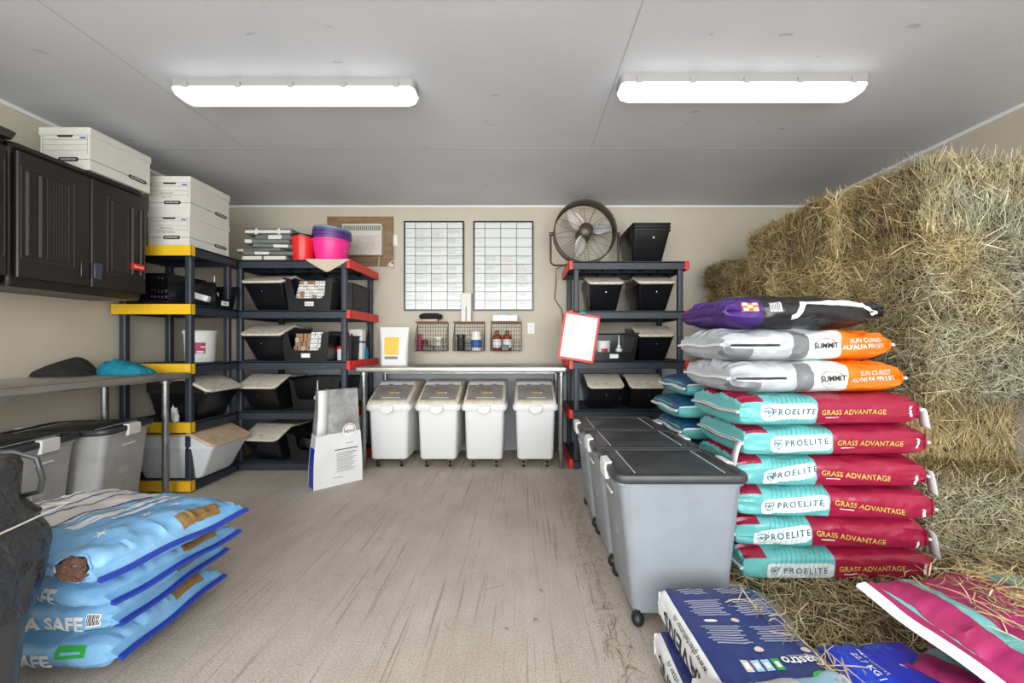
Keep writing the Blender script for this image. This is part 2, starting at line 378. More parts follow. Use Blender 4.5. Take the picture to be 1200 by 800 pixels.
# ================================================================ ROOM
WL, WR, WB, CE, Y0 = -3.064, 2.99, 3.907, 2.54, -1.9
def sbox(name, x0, x1, y0, y1, z0, z1, m, bevel=0):
    return struct(MB().box(x0, x1, y0, y1, z0, z1).build(name, m, bevel=bevel))
sbox('floor', WL-0.3, WR+0.3, -9, WB+0.2, -0.1, 0, 'concrete')
sbox('ceiling', WL-0.1, WR+0.1, Y0, WB+0.1, CE, CE+0.1, 'ceiling_paint')
sbox('wall_left', WL-0.1, WL, Y0, WB+0.1, 0, CE, 'wall_paint')
sbox('wall_right', WR, WR+0.1, Y0, WB+0.1, 0, CE, 'wall_paint')
wb = MB().box(WL, WR, WB, WB+0.1, 0.885, CE, 0).box(WL, WR, WB, WB+0.1, 0, 0.885, 1)
struct(wb.build('wall_back', ['wall_paint', 'grey_wall']))
sbox('trim_1', WL, WR, WB-0.012, WB, CE-0.024, CE, 'trim_paint')
sbox('trim_2', WL, WL+0.012, Y0, WB-0.012, CE-0.024, CE, 'trim_paint')
sbox('trim_3', WR-0.012, WR, Y0, WB-0.012, CE-0.024, CE, 'trim_paint')
# thin caulked joints between the ceiling panels
k = 4
for (a, b_) in (((WL, 2.76), (WR, 2.76)), ((WL, 1.56), (WR, 1.56)), ((-2.02, Y0), (-2.02, 2.76)), ((0.505, Y0), (0.505, 2.76))):
    if a[1] == b_[1]: o = sbox('trim_%d' % k, a[0]+.02, b_[0]-.02, a[1]-0.0035, a[1]+0.0035, CE-0.0012, CE, 'caulk')
    else: o = sbox('trim_%d' % k, a[0]-0.003, a[0]+0.003, a[1], b_[1]-.02, CE-0.0012, CE, 'caulk')
    k += 1
# ================================================================ CEILING LIGHTS
def fixture(x, y, label):
    t = thing('ceiling_light', label, 'light', (x, y, CE), 0, 'strip lights on the ceiling')
    Lh = 0.665
    MB().loft([rrect(2*Lh, 0.12, 0.03, 0), rrect(2*Lh, 0.125, 0.03, -0.02), rrect(2*Lh-0.01, 0.12, 0.03, -0.042)]).build('housing', 'fixture_grey', t)
    MB().loft([rrect(2*Lh-0.006, 0.122, 0.03, -0.042), rrect(2*Lh-0.03, 0.112, 0.03, -0.07), rrect(2*Lh-0.08, 0.09, 0.025, -0.085)]).build('diffuser', 'lens', t)
    for i in range(5):
        MB().box(-0.014, 0.014, -0.071, -0.061, -0.05, -0.02).build('clip', 'fixture_grey', t, loc=(-0.57+i*0.285, 0, 0), bevel=0.003)
fixture(-1.25, 2.09, 'left strip light on the ceiling, above the shelves and wall cabinets side')
fixture(1.19, 2.055, 'right strip light on the ceiling, on the hay bale side')

# ================================================================ SHELVING UNITS
TIER = [1.829, 1.394, 0.952, 0.517, 0.082]
def shelf_unit(label, x0, x1, y0, y1, cap, axis):
    cx, cy = (x0+x1)/2, (y0+y1)/2; W, D = x1-x0, y1-y0
    t = thing('shelving_unit', label, 'shelf', (cx, cy, 0), 0)
    for z in TIER:
        m = MB(); th = 0.068
        cw = 0.036
        if axis == 'x': a, b, c, d = -W/2+.006, W/2-.006, -D/2, D/2
        else: a, b, c, d = -W/2, W/2, -D/2+.006, D/2
        m.box(a, b, c, d, -0.014, 0.0, 1)
        m.box(a, b, c, c+0.012, -th, 0.004, 0).box(a, b, d-0.012, d, -th, 0.004, 0)
        if axis == 'x':
            m.box(a, a+0.012, c, d, -th, 0.004, 0).box(b-0.012, b, c, d, -th, 0.004, 0)
            for i in range(1, 6): m.box(a+(b-a)*i/6-0.004, a+(b-a)*i/6+0.004, c+0.012, d-0.012, -0.045, -0.014, 0)
        else:
            m.box(a, a+0.012, c, d, -th, 0.004, 0).box(b-0.012, b, c, d, -th, 0.004, 0)
        m.box(a, b, -0.005, 0.005, -0.05, -0.014, 0)
        s = m.build('shelf', ['slate_plastic', 'shelf_top'], t, loc=(0, 0, z), bevel=0.003, seg=1)
        for sg in ((-1, 1) if axis == 'x' else (-1,)):
            e = MB()
            if axis == 'x':
                xa, xb = sorted((sg*W/2, sg*(W/2-cw)))
                xo = sg*W/2; pa, pb = sorted((xo, xo-sg*.0055)); e.box(pa, pb, -D/2-0.004, D/2+0.004, -th-0.002, 0.006)
                e.box(xa, xb, -D/2-0.004, -D/2-0.0005, -th-0.002, 0.006).box(xa, xb, D/2+0.0005, D/2+0.004, -th-0.002, 0.006)
                xq, xr = sorted((xo, xo-sg*.02)); e.box(xq, xr, -D/2-0.004, D/2+0.004, 0.0042, 0.006)
                for q in (-0.42, 0.0, 0.42): e.box(sg*W/2-0.003, sg*W/2+0.003, q*D-0.004, q*D+0.004, -th+0.01, -0.008)
            else:
                ya, yb = sorted((sg*D/2, sg*(D/2-cw)))
                e.box(-W/2-0.004, W/2+0.004, sg*D/2, sg*D/2+.0055, -th-0.002, 0.006) if sg > 0 else e.box(-W/2-0.004, W/2+0.004, -D/2, -D/2+.0055, -th-0.002, 0.006)
                e.box(-W/2-0.004, -W/2-0.0005, ya, yb, -th-0.002, 0.006).box(W/2+0.0005, W/2+0.004, ya, yb, -th-0.002, 0.006).box(-W/2-.004, W/2+.004, -D/2, -D/2+.02, 0.0042, 0.006)
                for q in (-0.42, 0.0, 0.42): e.box(q*W-0.004, q*W+0.004, sg*D/2-0.003, sg*D/2+0.003, -th+0.01, -0.008)
            e.build('end_cap', cap, s, bevel=0.005)
    for sx in (-1, 1):
        for sy in (-1, 1):
            ix = 0.05 if axis == 'x' else 0.028
            iy = 0.028 if axis == 'x' else 0.05
            px, py = sx*(W/2-ix-0.02), sy*(D/2-iy)
            m = MB().loft([rrect(0.048, 0.044, 0.012, 0), rrect(0.048, 0.044, 0.012, 1.76)])
            m.build('post', 'slate_plastic', t, loc=(px, py, 0))
    return t
shelf_unit('black shelving unit with red end caps left of the steel bench, pink tub on top', -2.535, -1.485, 3.256, 3.87, 'red_plastic', 'x')
shelf_unit('black shelving unit with red end caps, right of the steel bench, under the fan', 0.410, 1.470, 3.31, 3.87, 'red_plastic', 'x')
shelf_unit('black shelving unit with yellow end caps in the left corner, carrying storage boxes on top', -3.04, -2.452, 2.775, 3.235, 'yellow_plastic', 'y')

# ================================================================ STEEL BENCHES
def bench(label, x0, x1, y0, y1, legs, z=0.90):
    cx, cy = (x0+x1)/2, (y0+y1)/2
    t = thing('work_bench', label, 'table', (cx, cy, 0))
    W, D = x1-x0, y1-y0
    m = MB().loft([rrect(W-0.02, D-0.02, 0.02, z-0.045), rrect(W, D, 0.03, z-0.036), rrect(W+0.004, D+0.004, 0.03, z-0.02), rrect(W, D, 0.03, z-0.004), rrect(W-0.02, D-0.02, 0.025, z)])
    m.build('bench_top', 'steel_top', t)
    MB().box(-W/2+0.08, W/2-0.08, -0.04, 0.04, z-0.075, z-0.045).build('stiffener', 'galvanised', t)
    for lx, ly in legs:
        m = MB().lathe([(0.013, 0), (0.017, 0.004), (0.02, 0.03), (0.0205, 0.032), (0.0205, z-0.08), (0.03, z-0.078), (0.03, z-0.045)], n=20)
        m.build('leg', 'galvanised', t, loc=(lx-cx, ly-cy, 0))
    return t
bench('long stainless steel bench against the back wall, above the four white wheeled bins', -1.47, 0.40, 3.275, 3.89,
      [(-1.40, 3.32), (-1.40, 3.84), (0.345, 3.32), (0.345, 3.84)])
bench('stainless steel bench along the left wall, with black and teal cloths lying on it', -3.05, -2.405, 0.9, 2.735,
      [(-2.545, 2.68), (-2.98, 2.68), (-2.545, 0.98), (-2.98, 0.98)])

# ================================================================ WALL CABINETS
def cabinet(label, yc, text=True):
    W, Hc, D = 0.70, 0.77, 0.385
    t = thing('wall_cabinet', label, 'cabinet', (WL+0.001, yc, 1.41), PI/2)      # local: front faces -y -> world +x, local x -> +y
    m = MB().loft([rrect(W-0.02, D-0.03, 0.02, 0, 0, -(D-0.03)/2), rrect(W, D-0.02, 0.02, 0.03, 0, -(D-0.02)/2), rrect(W, D-0.02, 0.02, Hc-0.05, 0, -(D-0.02)/2), rrect(W, D, 0.025, Hc-0.03, 0, -D/2), rrect(W-0.01, D-0.01, 0.025, Hc-0.005, 0, -(D-0.01)/2), rrect(W-0.03, D-0.04, 0.025, Hc, 0, -(D-0.04)/2)])
    m.build('cabinet_body', 'cabinet_plastic', t)
    for sg in (-1, 1):
        dw = W/2-0.012
        m = MB().loft([rrect(dw, 0.03, 0.012, 0.05, sg*(dw/2+0.002), 0), rrect(dw, 0.03, 0.012, Hc-0.055, sg*(dw/2+0.002), 0)])
        fy = -0.0165
        def bar(x, z0, z1, r=0.006): m.tube([(sg*x, fy, z0), (sg*x, fy, z1)], r, 8, 1)
        bar(0.30, 0.17, 0.62, 0.008); bar(0.245, 0.17, 0.62, 0.008); bar(0.09, 0.15, 0.64, 0.0025); bar(0.325, 0.15, 0.64, 0.0025)
        m.tube([(sg*0.09, fy, 0.15), (sg*0.325, fy, 0.15)], 0.0025, 6, 1); m.tube([(sg*0.09, fy, 0.64), (sg*0.325, fy, 0.64)], 0.0025, 6, 1)
        bar(0.215, 0.17, 0.62, 0.0025); bar(0.115, 0.17, 0.62, 0.0025)
        m.box(sg*0.115 if sg > 0 else -0.215, sg*0.215 if sg > 0 else -0.115, fy-0.001, fy+0.003, 0.17, 0.62, 0)
        n = 30
        for i in range(n):                                                     # pressed diamond mesh
            z0 = 0.172+0.448*i/n; zz = z0+0.0115
            for j in range(7):
                xa = 0.117+j*0.014
                m.tube([(sg*xa, fy-0.0012, z0), (sg*(xa+0.007), fy-0.003, zz)], 0.0019, 4, 1)
        d = m.build('door', ['cabinet_plastic', 'cabinet_mesh'], t, loc=(0, -D-0.006, 0))
        MB().box(sg*0.012 if sg > 0 else -0.058, sg*0.058 if sg > 0 else -0.012, -0.022, -0.014, 0.10, 0.20).build('latch', 'dark_latch' if sg > 0 else 'black_plastic', d, bevel=0.004)
        if sg > 0 and text:
            b = MB().box(0.235, 0.315, -0.028, -0.016, 0.205, 0.245, 0)
            flat_text(b, 'Suncast', 0.022, lambda x, y: (0.275+x, -0.0285, 0.224+y), 1, 0.01)
            b['x'] if False else b.build('badge', ['red_plastic', 'print_white'], d)
    return t
cabinet('black plastic two-door wall cabinet with a red badge, under the storage box', 2.315)
cabinet('black plastic wall cabinet cut off at the left edge of the photo', 1.60, False)

# ================================================================ ARCHIVE BOXES
def archive_box(label, x, y, z, rz=0, marks=(), group='archive boxes up high on the left'):
    t = thing('storage_box', label, 'box', (x, y, z), rz, group)
    W, D, h = 0.318, 0.385, 0.258
    m = MB().box(-W/2+.006, W/2-.006, -D/2+.006, D/2-.006, 0, h-0.01, 0)
    fy = -D/2+.0055
    m.box(-W/2+.006, W/2-.006, fy-.0006, fy, 0.062, 0.066, 2)
    for k, zz in enumerate((0.185, 0.152, 0.119)): m.box(-W/2+.02, W/2-.02, fy-.0006, fy, zz, zz+0.0018, 1)
    m.box(-W/2+.02, -W/2+.0218, fy-.0006, fy, 0.10, 0.215, 1).box(W/2-.0218, W/2-.02, fy-.0006, fy, 0.10, 0.215, 1)
    m.box(0.09, 0.128, fy-.0006, fy, 0.192, 0.202, 3)
    m.prism([(q[0], q[1]) for q in rrect(0.125, 0.026, 0.012, 0, 0.02, 0.064)], fy-.0012, fy, 'y', 4)
    flat_text(m, 'BANKERS BOX', 0.0145, lambda a, b: (0.02+a, fy-.0016, 0.064+b), 5, 0.01)
    sx = W/2-.0055
    m.box(sx, sx+.0006, -D/2+.006, D/2-.006, 0.062, 0.066, 2)
    m.prism([(q[0], q[1]) for q in rrect(0.12, 0.026, 0.012, 0, 0.10, 0.064)], sx, sx+.0012, 'x', 4)
    flat_text(m, 'BANKERS BOX', 0.0145, lambda a, b: (sx+.0016, 0.10+a, 0.064+b), 5, 0.01)
    for s_, zz in marks: flat_text(m, s_, 0.022, lambda a, b: (a-0.02, fy-.0012, zz+b), 1, 0.0)
    m.build('box_body', ['cardboard_white', 'print_grey', 'print_teal', 'print_blue', 'print_black', 'print_white'], t)
    MB().prism([(q[0], q[1]) for q in rrect(0.10, 0.028, 0.0139, 0, 0, 0.215)], fy-.0012, fy+.001, 'y').build('hand_hole', 'print_black', t)
    MB().loft([rrect(W, D, 0.003, h-0.045, n=1), rrect(W, D, 0.003, h, n=1)]).build('lid', 'cardboard_white', t)
    return t
archive_box('white cardboard archive box on the wall cabinet, close to the ceiling', -2.822, 2.505, 2.181)
archive_box('white cardboard archive box on the corner shelving unit, lower of two', -2.632, 2.985, 1.834, 0, [('Bromacoa', .135), ('Dr Itoy baken', .105)])
archive_box('white cardboard archive box stacked on another one, upper of two', -2.628, 2.983, 2.093, 0.01, [('Bromacoa', .135), ('Bou rex', .105)])
t = thing('plastic_tray', 'dark plastic tray lying on top of the leftmost wall cabinet', 'tray', (-2.80, 1.80, 2.181))
MB().loft([rrect(.26, .36, .03, 0), rrect(.28, .38, .03, .035), rrect(.27, .37, .03, .04), rrect(.25, .35, .03, .012)]).build('tray_body', 'cabinet_mesh', t)

# ================================================================ HOPPER BINS (slanted front lid)
def hopper(label, x, y, z, rz=0, W=0.30, D=0.44, h=0.285, lip=0.205, lidm='beige_lid', bodym='black_plastic', group='black bins with slanted beige lids', knob=True, name='feed_bin'):
    t = thing(name, label, 'bin', (x, y, z), rz, group)
    sl = 0.17
    m = MB()
    # rings from base to lip; front is -y
    def rg(w, y0, y1, zz, r=0.025): return rrect(w, y1-y0, r, zz, 0, (y0+y1)/2)
    m.loft([rg(W*0.74, 0.13, D-0.04, 0.0), rg(W*0.78, 0.105, D-0.03, 0.03), rg(W*0.84, 0.075, D-0.02, lip*0.40), rg(W*0.90, 0.035, D-0.01, lip*0.72), rg(W*0.955, 0.008, D, lip-0.012), rg(W*0.985, 0.0, D+0.004, lip-0.012), rg(W*0.985, 0.0, D+0.004, lip+0.002)])
    m.prism([(0.004, lip), (sl, h-0.004), (D, h-0.004), (D, lip)], -W*0.48, W*0.48, 'x')
    m.build('bin_body', bodym, t)
    an = math.atan2(h-lip, sl); ll = math.hypot(sl, h-lip)+.03
    T_ = Matrix.Translation((0, -.012, lip+.001)) @ Matrix.Rotation(an, 4, 'X')
    rr_ = []
    for (zz, g) in ((-.010, -.004), (-.008, 0), (.004, 0), (.010, -.006)):
        ring = [(x, y, zz) for x, y, _ in rrect(W+.008+g*2, ll+g+.05, .045, 0, 0, (ll+.05)/2)]
        ring = [(x if y < ll*.6 else math.copysign(W/2+.004+g, x), min(y, ll+g), z) for x, y, z in ring]
        rr_.append([tuple(T_ @ Vector(q)) for q in ring])
    l = MB().loft(rr_)
    l.box(-W/2-.003, W/2+.003, sl-.004, sl+.062, h-.004, h+.009)
    lid = l.build('lid', lidm, t, bevel=0.002, seg=1)
    MB().box(-W/2, W/2, sl+0.062, D+0.004, h-0.012, h+0.006).build('lid_rear', lidm if bodym != 'black_plastic' else 'smoky_lid', t, bevel=0.005)
    if knob:
        MB().lathe([(0.0, 0.0), (0.0048, 0.0), (0.0048, 0.003), (0.0, 0.004)], n=12, M=Euler((PI/2+0.15, 0, 0)).to_matrix().to_4x4()).build('button', 'chrome', t, loc=(0, 0.010, lip*0.68))
        MB().box(-0.012, 0.012, -0.003, 0.003, -0.002, 0.003).build('lid_tab', 'print_grey', lid, loc=(0, 0.03, lip+0.034))
    return t
# centre unit (red): left hand column of hoppers
hopper('black bin with beige slanted lid on the second shelf, far left of the centre-left unit', -2.235, 3.215, TIER[1]+.005, -0.06, W=.37, h=.30, lip=.232)
hopper('black bin with beige slanted lid on the middle shelf, left of the vial boxes', -2.235, 3.205, TIER[2]+.005, -0.06, W=.37, h=.30, lip=.222)
hopper("black bin with beige slanted lid on the left red-capped unit's fourth shelf", -2.27, 3.20, TIER[3]+.005, -0.05, W=.345, h=.29, lip=.205)
hopper('black bin with beige slanted lid on the lowest shelf of the left red-capped unit', -2.235, 3.18, TIER[4]+.005, -0.12, W=.335, h=.285, lip=.20)
# right unit
hopper('black bin with beige lid on the second shelf under the fan, left of the pair', 0.735, 3.28, TIER[1]+.005, 0.0, W=.31, h=.30, lip=.232)
hopper('black bin with beige lid on the second shelf, directly below the nested bins', 1.175, 3.27, TIER[1]+.005, 0.0, W=.325, h=.30, lip=.235)
hopper('black bin with beige lid on the middle shelf, right of the white tub', 1.175, 3.28, TIER[2]+.005, 0.0, W=.325, h=.29, lip=.215)
hopper("black bin with beige lid on the right unit's fourth shelf, left one", 0.735, 3.27, TIER[3]+.005, 0.03, W=.315, h=.285, lip=.200)
hopper("black bin with beige lid on the right unit's fourth shelf, nearest the bags", 1.10, 3.27, TIER[3]+.005, 0.03, W=.315, h=.285, lip=.200)
# corner unit (yellow): face the room (+x)
hopper('black bin with beige lid on the fourth shelf of the yellow-capped unit', -2.375, 3.005, TIER[3]+.005, PI/2, W=.36, D=.46, h=.31, lip=.22)
hopper('big translucent white feed bin with dusty tan lid on the lowest yellow-capped shelf', -2.315, 3.00, TIER[4]+.005, PI/2, W=.40, D=.60, h=.335, lip=.245, lidm='tan_lid', bodym='clear_white', knob=False, group=None)

# ================================================================ OPEN-FRONT BINS
def open_bin(label, x, y, z, rz=0, W=0.42, D=0.42, h=0.27, dip=0.10, lab='', dipw=0.62, group='open-front black bins on the shelves', lattice=False):
    t = thing('open_bin', label, 'bin', (x, y, z), rz, group)
    m = MB(); th = 0.006
    tp = 0.03
    m.box(-W/2+tp, W/2-tp, 0.02, D-0.02, 0, th)
    # front with a scooped dip
    a = W/2-tp; b = W/2-0.004; dw = W*dipw/2
    poly = [(-a, 0), (a, 0), (b, h), (dw+0.02, h), (dw, h-0.02), (dw-0.014, dip+0.03), (dw-0.04, dip), (-dw+0.04, dip), (-dw+0.014, dip+0.03), (-dw, h-0.02), (-dw-0.02, h), (-b, h)]
    M = Matrix.Translation((0, 0.02, 0)) @ Euler((0.06, 0, 0)).to_matrix().to_4x4()
    m.prism(poly, 0, th, 'y', M=M)
    for sg in (-1, 1):
        q = [(0.02, 0), (D-0.02, 0), (D, h), (0.0, h)]
        vs = [(sg*(W/2-tp), p[0], p[1]) if p[1] == 0 else (sg*W/2, p[0], p[1]) for p in q]
        vi = [(sg*(W/2-tp-th), p[0], p[1]) if p[1] == 0 else (sg*(W/2-th), p[0], p[1]) for p in q]
        m.add(vs+vi, [(0, 1, 2, 3), (7, 6, 5, 4), (0, 4, 5, 1), (1, 5, 6, 2), (2, 6, 7, 3), (3, 7, 4, 0)])
    m.prism([(-a, 0), (a, 0), (b, h), (-b, h)], 0, th, 'y', M=Matrix.Translation((0, D-0.02, 0)) @ Euler((-0.06, 0, 0)).to_matrix().to_4x4())
    for sg in (-1, 1): m.tube([(sg*W/2, 0, h), (sg*W/2, D, h)], 0.008, 8)
    m.tube([(-W/2, D, h), (W/2, D, h)], 0.008, 8)
    if lattice:
        for i in range(8):
            for j in range(3): m.box(-0.10+i*0.028, -0.10+i*0.028+0.004, D-0.006, D+0.003, h-0.07+j*0.02, h-0.055+j*0.02)
    m.build('bin_body', 'black_plastic', t)
    if lab is not None:
        l = MB().box(-0.038, 0.038, -0.0015, 0, -0.018, 0.018, 0)
        if lab: flat_text(l, lab, 0.022, lambda p, q: (p, -0.0022, q), 1, 0.008)
        l.build('label_tag', ['print_white', 'ink_black'], t, loc=(0, 0.0165, dip*0.52), rot=(0.06, 0, 0))
    return t
open_bin('open black bin full of white medicine boxes, on the second shelf', -1.845, 3.235, TIER[1]+.005, 0.0, W=.42, h=.27, lab='Banamine'[:6], dip=.10, dipw=.70)
open_bin('open black bin with orange and white vial boxes, on the middle shelf', -1.87, 3.225, TIER[2]+.005, 0.0, W=.42, h=.25, lab='', dip=.09, dipw=.68)
open_bin('open black bin with a clear pump bottle, on the fourth shelf behind the standing bag', -1.80, 3.25, TIER[3]+.005, 0.0, W=.44, h=.27, lab=None, dip=.10, dipw=.80, lattice=True)
open_bin('open black bin on the lowest shelf, half hidden by the standing white and blue bag', -1.845, 3.235, TIER[4]+.005, 0.05, W=.36, h=.24, lab=None, dip=.10)
open_bin('open black bin with white tub and squeeze bottle, beside the red clipboard', 0.805, 3.275, TIER[2]+.005, 0.0, W=.42, h=.24, lab='', dip=.075, dipw=.86)
open_bin('open black bin with syringes on the yellow-capped unit second shelf, near the red-capped unit', -2.425, 3.085, TIER[1]+.005, PI/2, W=.24, D=.30, h=.185, lab='2ml', dip=.07, dipw=.8)
# narrow bins turned sideways at the right of the left red unit
def side_bin(label, x, y, z, h=0.24):
    t = thing('storage_basket', label, 'basket', (x, y, z), 0, 'narrow dark baskets on the red-capped left unit')
    MB().loft([rrect(.10, .36, .02, 0), rrect(.12, .40, .02, h), rrect(.135, .415, .02, h), rrect(.135, .415, .02, h-.012), rrect(.118, .398, .02, h-.012), rrect(.10, .37, .02, .01)][:4]+[rrect(.115, .395, .02, h), rrect(.09, .35, .02, .008)]).build('basket_body', 'black_matte', t)
side_bin('narrow dark basket behind the post on the second shelf, left red-capped unit', -1.60, 3.60, TIER[1]+.005, .26)
side_bin('narrow dark basket behind the post on the middle shelf, left red-capped unit', -1.605, 3.60, TIER[2]+.005, .22)

# black basket of vials with slotted side on the yellow unit
t = thing('slotted_basket', 'black slotted basket holding white syringes, behind the wall cabinet on the yellow-capped shelf', 'basket', (-2.80, 2.98, TIER[1]+.005))
m = MB(); W, D, h = .30, .34, .235
m.box(-W/2+.03, W/2-.03, -D/2+.02, D/2-.02, 0, .006)
for i in range(10): m.box(-W/2+.03+i*.0262, -W/2+.036+i*.0262, -D/2-.004, -D/2+.004, .03, h-.03)
for j in range(6): m.box(-W/2+.02, W/2-.02, -D/2-.004, -D/2+.004, .03+j*.035, .037+j*.035)
m.box(-W/2+.02, W/2-.02, -D/2-.004, -D/2+.004, 0, .03).box(-W/2, W/2, -D/2-.006, -D/2+.006, h-.03, h)
m.box(-W/2, W/2, D/2-.006, D/2, 0, h).box(-W/2, -W/2+.006, -D/2, D/2, 0, h).box(W/2-.006, W/2, -D/2, D/2, 0, h)
m.build('basket_body', 'black_plastic', t)
for i in range(7):
    for j in range(3):
        tag(MB().lathe([(0, 0), (.008, 0), (.008, .10), (.012, .101), (.012, .106), (0, .106)], n=10, axis='y').build('syringe', 'print_white', loc=(-2.80-.105+i*.034, 2.94+.004*j, TIER[1]+.04+j*.045)), 'small white syringe barrel showing through the slotted black basket', 'syringe', 'white syringes in the slotted basket')

# medicine boxes inside bins
def pack(nm, x0, x1, y, z0, cols, rows, mats, label, group, s=(.034, .05, .030), jit=.12, cat='box', slope=0.012):
    protos = {}
    for r in range(rows):
        for c in range(cols):
            x = x0+(x1-x0)*(c+.5)/cols+random.uniform(-.003, .003); mm = random.choice(mats)
            if mm not in protos:
                mb = MB().box(-s[0]/2, s[0]/2, -s[1]/2, s[1]/2, 0, s[2], 0).box(-s[0]/2+.004, s[0]/2-.004, -s[1]/2-.0008, -s[1]/2, s[2]*.35, s[2]*.6, 1)
                o = mb.build(nm, [mm, 'print_grey'], bevel=.002, seg=1); protos[mm] = o
            else:
                o = protos[mm].copy(); COL.objects.link(o)
            o.location = (x, y+r*slope+random.uniform(-.006, .006), z0+r*s[2]*1.04)
            o.rotation_euler = (0, 0, random.uniform(-jit, jit))
            l = {'print_white': 'white', 'vial_brown': 'brown', 'beige_lid': 'cream', 'print_teal': 'teal'}[mm]
            tag(o, label % l, cat, group+', '+l)
pack('medicine_box', -1.995, -1.70, 3.295, TIER[1]+.02, 8, 8, ['print_white', 'print_white', 'print_white', 'vial_brown', 'beige_lid'], 'small %s medicine box piled in the open black bin, second shelf', 'medicine boxes on the second shelf')
pack('vial_box', -2.005, -1.865, 3.29, TIER[2]+.02, 4, 6, ['vial_brown', 'vial_brown', 'beige_lid'], 'small %s vial box in the open black bin, middle shelf', 'vial boxes on the middle shelf', s=(.028, .05, .036))
pack('vial_box', -1.865, -1.73, 3.29, TIER[2]+.02, 4, 6, ['print_white'], 'small %s vial box in the open black bin, middle shelf', 'vial boxes on the middle shelf right half', s=(.028, .05, .038))

# ---------------------------------------------------------------- bottles and tubs
def bottle(nm, label, x, y, z, r=.025, h=.12, body='print_white', capm='print_white', band=None, neck=.4, cat='bottle', group=None, tip=0):
    t = thing(nm, label, cat, (x, y, z), 0, group)
    prof = [(0, 0), (r*.95, 0), (r, .004), (r, h*.68), (r*.85, h*.76), (r*neck, h*.82), (r*neck, h*.86), (0, h*.86)]
    MB().lathe(prof, n=20).build('bottle_body', body, t)
    MB().lathe([(0, h*.84), (r*neck*1.25, h*.84), (r*neck*1.25, h*.95), (r*neck*.9, h), (0, h)], n=16).build('cap', capm, t)
    if tip: MB().lathe([(0, h*.95), (r*.22, h*.95), (r*.12, h+tip), (0, h+tip)], n=10).build('nozzle', capm, t)
    if band: MB().lathe([(r+.0008, h*.15), (r+.0012, h*.15), (r+.0012, h*.55), (r+.0008, h*.55)], n=20).build('label_band', band, t)
    return t
def tub(nm, label, x, y, z, r, h, body, lidm, bandm=None, cat='tub', text=None):
    t = thing(nm, label, cat, (x, y, z))
    MB().lathe([(0, 0), (r*.86, 0), (r*.88, .004), (r*.97, h*.9), (r*1.03, h*.9), (r*1.03, h*.93), (0, h*.93)], n=32).build('bucket_body', body, t)
    MB().lathe([(0, h*.92), (r*1.05, h*.92), (r*1.07, h*.96), (r*1.02, h), (0, h)], n=32).build('lid', lidm, t)
    m = MB()
    if bandm:
        for (a0, a1, z0, z1, mi) in bandm:
            n = 10; vs = []
            for i in range(n+1):
                a = a0+(a1-a0)*i/n
                for zz in (z0, z1):
                    rr = r*(.88+.09*zz/.9)+.0012; vs.append((rr*math.cos(a), rr*math.sin(a), zz*h))
            m.add(vs, [(2*i, 2*i+2, 2*i+3, 2*i+1) for i in range(n)], mi)
    if text:
        for (s_, a, zz, sz) in text: flat_text(m, s_, sz, lambda p, q: ((r*.94+.003)*math.cos(a+p/r), (r*.94+.003)*math.sin(a+p/r), zz*h+q), 2, .01)
    if m.v: m.build('label_print', ['wine_print', 'red_plastic', 'print_white'], t)
    return t
tub('supplement_bucket', 'white round bucket with wine red label on the middle shelf of the yellow-capped unit', -2.64, 3.08, TIER[2]+.005, .108, .255, 'white_plastic', 'white_plastic',
    [(-1.25, -.55, .28, .62, 0), (-2.1, -1.6, .05, .25, 1), (-1.1, -.65, .30, .36, 2), (-.85, -.55, .46, .50, 2)])
tub('supplement_tub', 'small white tub with wine red label in the open bin by the clipboard', .725, 3.40, TIER[2]+.015, .072, .165, 'white_plastic', 'white_plastic',
    [(-1.9, -1.0, .18, .58, 0), (-1.7, -1.2, .30, .36, 2)])
bottle('squeeze_bottle', 'squeeze bottle with long white nozzle beside the small white tub', .875, 3.40, TIER[2]+.012, .03, .13, 'clear_white', 'print_white', 'bag_green', tip=.09)
bottle('pump_bottle', 'clear bottle with tall nozzle in the open bin on the fourth shelf', -1.815, 3.33, TIER[3]+.012, .03, .15, 'clear_white', 'print_white', 'blue_grey', tip=.10)
bottle('pump_bottle', 'small clear bottle behind the tall nozzle bottle, fourth shelf', -1.76, 3.38, TIER[3]+.012, .025, .15, 'clear_white', 'print_white', 'blue_grey', tip=.02)
bottle('spray_bottle', 'clear bottle with white nozzle standing in the bin on the yellow-capped second shelf', -2.50, 3.05, TIER[1]+.03, .028, .13, 'clear_white', 'print_white', 'print_teal', tip=.10)
tag(MB().loft([rrect(.13, .07, .01, 0), rrect(.13, .07, .01, .045)]).build('medicine_carton', 'print_white', loc=(-2.545, 2.965, TIER[1]+.06), rot=(0, .3, .2), bevel=.003), 'white carton tipped into the bin on the yellow-capped second shelf', 'box')
for i, (dx, hh) in enumerate(((0, .13), (.05, .10), (.09, .07))):
    bottle('white_bottle', ['tall white bottle on the fourth yellow-capped shelf, leftmost', 'middle white bottle on the fourth yellow-capped shelf', 'short white bottle on the fourth yellow-capped shelf, rightmost'][i], X(204, 2.86)+dx*.6, 2.86-.02*i, TIER[3]+.005, .018, hh, neck=.5, group='white bottles on the fourth shelf')
